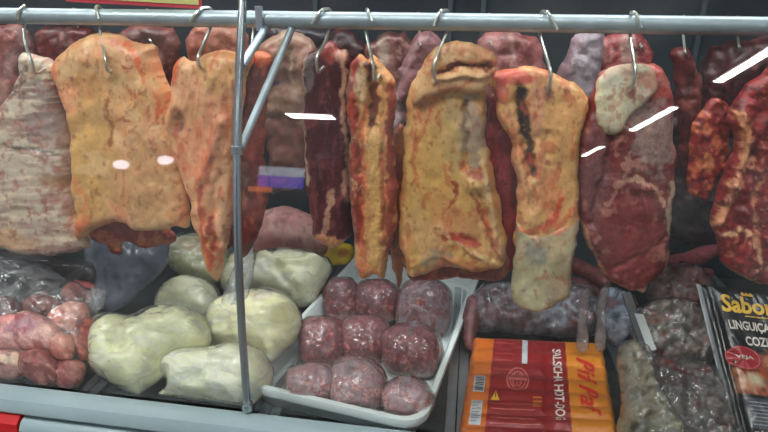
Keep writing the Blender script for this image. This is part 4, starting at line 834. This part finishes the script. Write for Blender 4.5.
# ------------------------------------------------------------------ black pouch at right
BQ = [(696, 284), (800, 296), (838, 462), (738, 452)]
pe = math.radians(48); PN = np.array([-.08, -math.cos(pe), math.sin(pe)]); PN /= np.linalg.norm(PN)
PP0 = atZ(735, 440, DECK + .045)
def pouch_h(u, v):
    ed = np.clip(np.minimum.reduce([u, 1 - u, v, 1 - v]) / .22, 0, 1)
    return .020 * np.sqrt(1 - (1 - ed) ** 2) + .0015 * fbm(np.stack([u * 9, v * 12], -1), 15) - .006 * np.exp(-((u - .10) / .03) ** 2) * np.clip(ed * 6, 0, 1)
def pouch_point(u, v, off=.0012):
    p = bil(BQ, u, v); w = on_plane(p[..., 0], p[..., 1], PP0, PN); return w + PN * (pouch_h(u, v) + off)[..., None]
pouch = empty('sausage_pouch', pouch_point(np.array([.5]), np.array([.9]))[0] - np.array([0, 0, .03])); tag(pouch, 'black printed pouch with gold and white lettering leaning at the lower right', 'food pouch')
nu, nv = 110, 130; uu, vv = np.meshgrid(np.linspace(0, 1, nu), np.linspace(0, 1, nv))
Wf = pouch_point(uu, vv, 0.0)
q = np.stack([uu * 100, vv * 160], -1).reshape(-1, 2)
bk = lin((26, 26, 30), 1.1); cols = np.tile(bk, (len(q), 1)); u_, v_ = uu.ravel(), vv.ravel()
n1 = fbm(q / 12., 301); n2 = fbm(q / 5., 305)
foodm = np.clip((v_ - .40 + .05 * n1 - .10 * (u_ < .14)) / .04, 0, 1) * np.clip((.66 - v_) / .01, 0, 1) * np.clip((u_ - .10 + .03 * n1) / .05, 0, 1)
food = lin((150, 66, 36), 1.0)[None] * (1 + .6 * n2[:, None]); food = food * (1 - np.clip((n1 - .1) / .3, 0, 1)[:, None] * .6) + lin((206, 150, 110))[None] * np.clip((n1 - .1) / .3, 0, 1)[:, None] * .6
gar = np.clip(1.2 - np.hypot((u_ - .30) / .10, (v_ - .565) / .045), 0, 1)[:, None]; food = food * (1 - gar) + lin((206, 190, 160)) * gar
cols = cols * (1 - foodm[:, None]) + np.clip(food, 0, .9) * foodm[:, None]
panel = ((v_ > .675) & (v_ < .86) & (u_ > .13) & (u_ < .93))[:, None]; cols = np.where(panel, lin((70, 72, 78)), cols)
edgew = ((u_ < .022))[:, None]; cols = np.where(edgew, lin((150, 156, 160)), cols)
V = Wf.reshape(-1, 3)
Bk = on_plane(bil(BQ, uu, vv)[..., 0], bil(BQ, uu, vv)[..., 1], PP0, PN) - PN * (pouch_h(uu, vv) * .7)[..., None]
V = np.vstack([V, Bk.reshape(-1, 3)]); cols = np.vstack([cols, cols]); nn = nu * nv
V[:, 2] = np.maximum(V[:, 2], DECK + .01)
Fc = []
for j in range(nv - 1):
    for i in range(nu - 1):
        a = (j * nu + i, (j + 1) * nu + i, (j + 1) * nu + i + 1, j * nu + i + 1); Fc.append(a); Fc.append(tuple(nn + x for x in a[::-1]))
ring = [i for i in range(nu)] + [j * nu + nu - 1 for j in range(1, nv)] + [(nv - 1) * nu + i for i in range(nu - 2, -1, -1)] + [j * nu for j in range(nv - 2, 0, -1)]
for k in range(len(ring)):
    a, b = ring[k], ring[(k + 1) % len(ring)]; Fc.append((a, b, nn + b, nn + a))
wrap2 = link_mesh('printed_wrapper', V, Fc, PRINT, pouch, cols)
GOLD = simple('gold_print', (214, 170, 60), rough=.35); DKR = simple('crimson_print', (168, 30, 44), rough=.35)
stamp('brand_lettering', text_uv('Sabore', shear=.15, bold=.03), .15, .065, .74, .175, pouch_point, GOLD, wrap2)['label'] = 'gold brand lettering'
stamp('small_lettering', quad_uv(20, 2), .35, .188, .62, .194, pouch_point, GOLD, wrap2)
stamp('crown_mark', (np.array([(0, 0), (1, 0), (1, .5), (.8, 1), (.65, .4), (.5, 1), (.35, .4), (.2, 1), (0, .5)]), [[0, 1, 2, 4], [2, 3, 4], [0, 4, 6], [4, 5, 6], [0, 6, 8], [6, 7, 8]]), .38, .032, .50, .060, pouch_point, GOLD, wrap2)
stamp('product_lettering', text_uv('LINGUIÇA TIPO', bold=.03), .17, .225, .76, .29, pouch_point, WT, wrap2, off=.003)['label'] = 'white lettering LINGUIÇA TIPO'
stamp('product_lettering', text_uv('COZIDA', bold=.03), .30, .31, .64, .365, pouch_point, WT, wrap2)['label'] = 'white lettering COZIDA'
n_ = 36; disc = (np.array([(.5, .5)] + [(.5 + .5 * math.cos(2 * math.pi * k / n_), .5 + .5 * math.sin(2 * math.pi * k / n_)) for k in range(n_)]), [[0, 1 + k, 1 + (k + 1) % n_] for k in range(n_)])
stamp('round_seal', disc, .07, .375, .40, .515, pouch_point, DKR, wrap2, off=.0035)['label'] = 'crimson round seal'
stamp('seal_ring', ring_uv(.86, .92), .07, .375, .40, .515, pouch_point, PK, wrap2, off=.0042)
stamp('seal_lettering', text_uv('VEJA', bold=.02), .15, .432, .32, .458, pouch_point, WT, wrap2, off=.0060)
for k in range(7):
    stamp('fine_print_line', quad_uv(20, 2), .17, .70 + k * .022, .88 - .06 * (k % 3), .706 + k * .022, pouch_point, simple('grey_print', (150, 152, 158)) if 'grey_print' not in MATS else MATS['grey_print'], wrap2)
stamp('easy_lettering', text_uv('FÁCIL', bold=.03), .17, .868, .42, .905, pouch_point, WT, wrap2)['label'] = 'white lettering FÁCIL'

# ------------------------------------------------------------------ right hand bags and pieces
GB = 'clear bags of meat between the orange pack and the black pouch'
def bagmeat(poly, zc, label, seed, base, marks=(), T=.035, elev=55, fm=None, R=18, wr=(.009, 17, 1, 1.5), gain=.8, foff=3):
    T *= .7; fm = FILMD if fm is FILMG else fm
    P = np.array(poly, float); i = P[:, 1].argmax(); p0 = atZ(P[i, 0], P[i, 1], zc)
    e = empty('bagged_meat', (p0[0], p0[1] + .04, DECK + .001)); tag(e, label, 'bagged meat', GB)
    lay('meat_piece', poly, zc, elev, parent=e, T=T, Tb=.022, R=R, mat=MEAT, base=base, marks=[('n', 9, .0, sh(base, -50, -60, -60), .75), ('n', 12, .25, sh(base, 34, 30, 30), .7)] + list(marks), seed=seed, nz=(.012, 12), wr=(.006, 12, 1.5, 1), smooth=6, gain=gain)
    lay('clear_bag', offset(poly, foff), zc, elev, parent=e, T=T + .008, Tb=.024, R=R, mat=fm or FILMW, seed=seed + 1, nz=(.010, 14), rag=2, smooth=6, wr=wr)
    return e
bagmeat([(652, 300), (652, 282), (664, 270), (684, 266), (704, 272), (712, 286), (706, 304), (690, 312), (668, 310)], DECK + .04, 'reddish brown piece in a shiny clear bag touching the black pouch top', 120, (120, 66, 58), [('n', 8, .2, (150, 110, 96), .6), ('b', 690, 284, 10, 10, 0, (140, 70, 60), .6)])
bagmeat([(636, 345), (634, 325), (644, 306), (662, 300), (690, 302), (708, 316), (716, 340), (712, 362), (690, 366), (662, 360), (644, 356)], DECK + .055, 'greyish pale bag of meat left of the black pouch, middle of the stack of bags', 122, (118, 106, 96), [('n', 10, .2, (140, 132, 122), .6), ('b', 655, 322, 10, 7, 0, (150, 90, 70), .7), ('n', 6, .4, (110, 40, 36), .7)], fm=FILMG)
bagmeat([(642, 440), (638, 400), (640, 372), (654, 358), (680, 360), (706, 364), (722, 380), (730, 410), (736, 450)], DECK + .035, 'dim grey-brown bag of meat with dark red juice, bottom right beside the black pouch', 124, (92, 84, 80), [('s', [(656, 366), (676, 374), (700, 374), (712, 368)], 3.4, (96, 20, 20), .9), ('n', 9, .2, (120, 112, 108), .6), ('n', 6, .45, (100, 36, 34), .6)], fm=FILMG, T=.03)
bagmeat([(621, 446), (622, 400), (618, 360), (622, 346), (634, 342), (646, 352), (656, 380), (672, 410), (686, 446)], DECK + .045, 'yellowish grey glossy bag standing at the bottom beside the orange sausage pack', 126, (122, 114, 92), [('n', 10, .1, (150, 144, 120), .6), ('s', [(640, 350), (632, 400), (640, 440)], 2, (90, 84, 70), .6)], T=.035, wr=(.006, 12, 1, 3), R=14)
bagmeat([(600, 300), (604, 290), (620, 290), (632, 300), (636, 330), (630, 346), (612, 344), (604, 326)], DECK + .05, 'knotted bag with its bluish white highlight painted on behind the right end of the orange pack', 128, (128, 140, 156), [('n', 7, .1, (176, 190, 206), .7), ('b', 608, 306, 8, 6, 0, (130, 60, 56), .6)], fm=FILMG, T=.025, R=12)  # bluish white in the colour stands for a highlight on the plastic
# frosty bag behind orange pack
bagmeat([(470, 330), (468, 306), (476, 290), (500, 282), (540, 284), (580, 284), (598, 300), (600, 328), (580, 338), (540, 334), (500, 332)], DECK + .03, 'wide frosty clear bag behind the orange sausage pack', 130, (124, 112, 118), [('n', 12, .0, (164, 168, 180), .7, 2, 1), ('n', 5, .35, (130, 50, 48), .7), ('s', [(545, 290), (562, 318)], 2.2, (186, 196, 206), .8), ('s', [(556, 288), (574, 316)], 1.8, (186, 196, 206), .8), ('b', 500, 320, 26, 6, 0, (120, 50, 46), .6)], T=.03, fm=FILMG, R=16)  # pale bluish streaks paint the bag's silvery highlights into the colour
o, _, _ = lay('meat_chunk', [(464, 345), (462, 320), (466, 300), (474, 296), (480, 312), (478, 332), (472, 350)], DECK + .02, 60, 'small pinkish brown chunk wedged between the white tray and the orange pack', 'meat', None, T=.018, Tb=.02, R=8, mat=MEAT, base=(112, 66, 68), marks=[('n', 7, .2, (150, 110, 110), .6)], seed=132)
# translucent bag handles standing up in front of the frosty bag
GH = 'clear bag handles above the orange pack'
for i, (x0, x1, lb) in enumerate(((578, 588, 'left one of two clear plastic bag handles rising behind the orange pack'), (596, 606, 'right one of two clear plastic bag handles rising behind the orange pack'))):
    q = [(x0 + 4, 292), (x1 + 3, 290), (x1 + 1, 310), (x1, 332), (x1 - 1, 350), (x0 - 1, 350), (x0 + 1, 325)]
    o = pillow('plastic_bag', q, atZ(590, 350, DECK + .07), (0, -.8, .6), T=.002, Tb=.001, R=4, s=1.6, mat=film('handle_film_%d' % i, haze=.28, hmax=.6, tint=(176, 160, 156), bscale=40), seed=140 + i, wr=(.001, 4, 1, 4)); tag(o, lb, 'plastic bag', GH)

# sausages at the back
SAU = painted('smoked_sausage', rough=.35, bump=.4, bscale=120, coat=.4, fine=(.2, 260), coarse=(.25, 70))
GS = 'smoked sausages at the back of the deck'
for i, (pts, r, z, c, lb) in enumerate((
    ([(556, 262), (575, 266), (592, 274), (608, 286)], .020, .075, (140, 76, 74), 'upper brownish pink sausage left under the white capped cut'),
    ([(560, 282), (578, 286), (596, 292), (614, 296)], .019, .045, (128, 78, 78), 'lower brownish pink sausage left under the white capped cut'),
    ([(652, 268), (672, 264), (694, 258), (718, 248)], .021, .085, (146, 76, 80), 'upper glossy sausage right under the dim rear cut'),
    ([(650, 284), (670, 282), (692, 278), (712, 272)], .019, .045, (130, 74, 78), 'lower glossy sausage right under the dim rear cut'))):
    P3 = [atZ(x, y, DECK + z) for x, y in pts]
    V, Fc = tube('s', P3, r, None, seg=20, sub=8, taper=lambda t: max(.05, (1 - abs(2 * t - 1) ** 6)) ** .5 * (1 + .04 * math.sin(t * 19)))
    V = np.array(V); cc = np.clip(lin(c, 1.3)[None] * (1 + .35 * fbm(V * 90, 150 + i)[:, None]), 0, .9)
    o = link_mesh('sausage', V, Fc, SAU, None, cc); tag(o, lb, 'sausage', GS)
# black and white shelf strip between bags
dv = empty('price_strip', atZ(640, 345, DECK + .05)); tag(dv, 'leaning black strip with a white insert between the clear bags right of the orange pack', 'price strip')
def strip(name, q, off, mat):
    e = math.radians(55); n = np.array([0, -math.cos(e), math.sin(e)]); p0 = atZ(650, 352, DECK + .085)
    W1 = on_plane(np.array([a[0] for a in q], float), np.array([a[1] for a in q], float), p0, n) + n * off; W2 = W1 - n * .004
    V = np.vstack([W1, W2]); k = len(q); Fc = [list(range(k)), list(range(k, 2 * k))[::-1]] + [[i, i + k, (i + 1) % k + k, (i + 1) % k] for i in range(k)]
    return link_mesh(name, V, Fc, mat, dv, smooth=False)
strip('black_strip', [(622, 294), (630, 292), (648, 342), (641, 350)], .002, BK); strip('white_insert', [(634, 314), (643, 315), (656, 350), (648, 352)], .003, simple('white_card', (170, 172, 172), rough=.5))

# price card above the rail
ca = [atY(x, y, RAILY + .03) for x, y in ((66, 1.5), (202, 9.0))]
card = empty('price_card', (ca[0] + ca[1]) / 2); tag(card, 'cream and red printed card standing behind the rail at the top left', 'sign')
def plate(name, x0, z0, x1, z1, dz, h0, h1, y, mat, t=.001):
    V = [(x0, y, z0 + h0), (x1, y, z1 + h0), (x1, y, z1 + h1), (x0, y, z0 + h1), (x0, y + t, z0 + h0), (x1, y + t, z1 + h0), (x1, y + t, z1 + h1), (x0, y + t, z0 + h1)]
    return link_mesh(name, V, [(0, 1, 2, 3), (7, 6, 5, 4), (0, 4, 5, 1), (1, 5, 6, 2), (2, 6, 7, 3), (3, 7, 4, 0)], mat, card, smooth=False)
plate('red_border', ca[0][0], ca[0][2], ca[1][0], ca[1][2], 0, 0, .12, RAILY + .030, simple('red_card_print', (206, 52, 66), rough=.5))
plate('cream_face', ca[0][0] + .004, ca[0][2], ca[1][0] - .004, ca[1][2], 0, .006, .118, RAILY + .0285, simple('cream_card_print', (216, 208, 128), rough=.5))
plate('green_lettering', ca[0][0] + .085, ca[0][2] - .002, ca[0][0] + .115, ca[0][2] - .004, 0, .011, .02, RAILY + .0275, simple('green_print', (130, 160, 60), rough=.5))

# ------------------------------------------------------------------ lamps of the shop (glints of most show in the curved glass)
TUBE = emis('lamp_tube', (255, 252, 246), 26.0)
WALLG = emis('wall_lamp_glow', (225, 222, 240), 7.0)
FIX = simple('lamp_housing', (220, 222, 224), rough=.5)
def lamp(x0, y0, x1, y1, w=.09, z=3.0, mat=None, label=''):
    e = empty('ceiling_light', ((x0 + x1) / 2, (y0 + y1) / 2, z + .03)); tag(e, label, 'ceiling light', 'fluorescent ceiling lights')
    d = np.array([x1 - x0, y1 - y0]); d /= np.linalg.norm(d); n = np.array([-d[1], d[0]]) * w / 2
    box('housing', (min(x0, x1) - w * .7, min(y0, y1) - w * .7, z + .012), (max(x0, x1) + w * .7, max(y0, y1) + w * .7, z + .03), FIX, e)
    V = [(x0 - n[0], y0 - n[1], z), (x1 - n[0], y1 - n[1], z), (x1 + n[0], y1 + n[1], z), (x0 + n[0], y0 + n[1], z)]
    V = V + [(a, b, c + .011) for a, b, c in V]
    link_mesh('lit_tube', V, [(3, 2, 1, 0), (4, 5, 6, 7), (0, 1, 5, 4), (1, 2, 6, 5), (2, 3, 7, 6), (3, 0, 4, 7)], mat or TUBE, e, smooth=False)
lamp(1.645, -1.0, 1.645, -2.2, w=.06, label='nearest lit ceiling tube of the row on the right, running away from the case')
lamp(1.65, -3.05, 1.65, -4.25, w=.06, label='second lit ceiling tube of the row on the right')
lamp(1.65, -5.5, 1.65, -6.6, w=.06, label='farthest lit ceiling tube of the row on the right')
lamp(-1.93, -4.15, -1.44, -4.15, w=.26, label='short wide ceiling light on the left, farther from the case')
lamp(-2.0, -.45, -.9, -.45, w=.28, label='added ceiling light above the customer, to brighten the left')  # added lamp, widened to light the left, kept out of the glass reflections
lamp(-.6, -.35, .6, -.35, w=.12, label='ceiling light just in front of the case')
for x, z, lb in ((-3.65, 1.78, 'lower of two small round wall lamps across the shop'), (-3.15, 1.92, 'upper of two small round wall lamps across the shop')):
    e = empty('wall_lamp', (x, -4.05, z)); tag(e, lb, 'wall lamp', 'wall lamps across the shop')
    mk_tube('lit_face', [(x, -4.0, z), (x, -4.02, z)], .09, WALLG, e, sub=1, seg=20); mk_tube('lamp_base', [(x, -4.021, z), (x, -4.05, z)], .10, FIX, e, sub=1, seg=20)
struct(box('wall_front', (-4, -7.05, 0), (4, -7, 3.03), CEIL))
# lit screen across the shop, mirrored in the glass
def wallbox(x0, x1, z0, z1, mat, par, name):
    return box(name, (x0, -4.03, z0), (x1, -4.0, z1), mat, par)
scn = empty('advert_screen', (-1.85, -4.05, 1.2)); tag(scn, 'lit purple and white advert screen across the shop, mirrored in the glass', 'screen')
wallbox(-2.1, -1.62, 1.72, 1.90, emis('screen_white', (200, 220, 240), 2.2), scn, 'white_band')
wallbox(-2.1, -1.62, 1.50, 1.72, emis('screen_purple', (110, 90, 220), 2.4), scn, 'purple_band')
wallbox(-2.2, -1.95, 1.40, 1.50, emis('screen_orange', (240, 130, 70), 2.4), scn, 'orange_band')
box('stand', (-2.0, -4.10, 0), (-1.7, -4.04, 1.9), BACKF, scn)

def area(name, loc, rot, sx, sy, e, col):
    l = bpy.data.lights.new(name, 'AREA'); l.shape = 'RECTANGLE'; l.size = sx; l.size_y = sy; l.energy = e; l.color = col
    o = bpy.data.objects.new(name, l); C.objects.link(o); o.location = loc; o.rotation_euler = rot; return o
# unseen strip lamp added under the canopy to light the tops of the cuts
area('canopy_fill_lamp', (-.35, .99, 1.80), (math.radians(-12), 0, 0), 2.2, .06, 4.5, (.96, .98, 1.0))
w = bpy.data.worlds.new('world'); sc.world = w; w.use_nodes = True
w.node_tree.nodes['Background'].inputs[0].default_value = (.80, .88, .95, 1); w.node_tree.nodes['Background'].inputs[1].default_value = .16

for o in bpy.data.objects:
    if '_w' in o: del o['_w']
sc.view_settings.view_transform = 'Standard'; sc.view_settings.look = 'None'; sc.view_settings.gamma = 1; sc.view_settings.use_curve_mapping = False
sc.view_settings.exposure = 0.9
sc.cycles.use_denoising = True
sc.cycles.transparent_max_bounces = 24
sc.cycles.max_bounces = 8
sc.cycles.caustics_reflective = False; sc.cycles.caustics_refractive = False
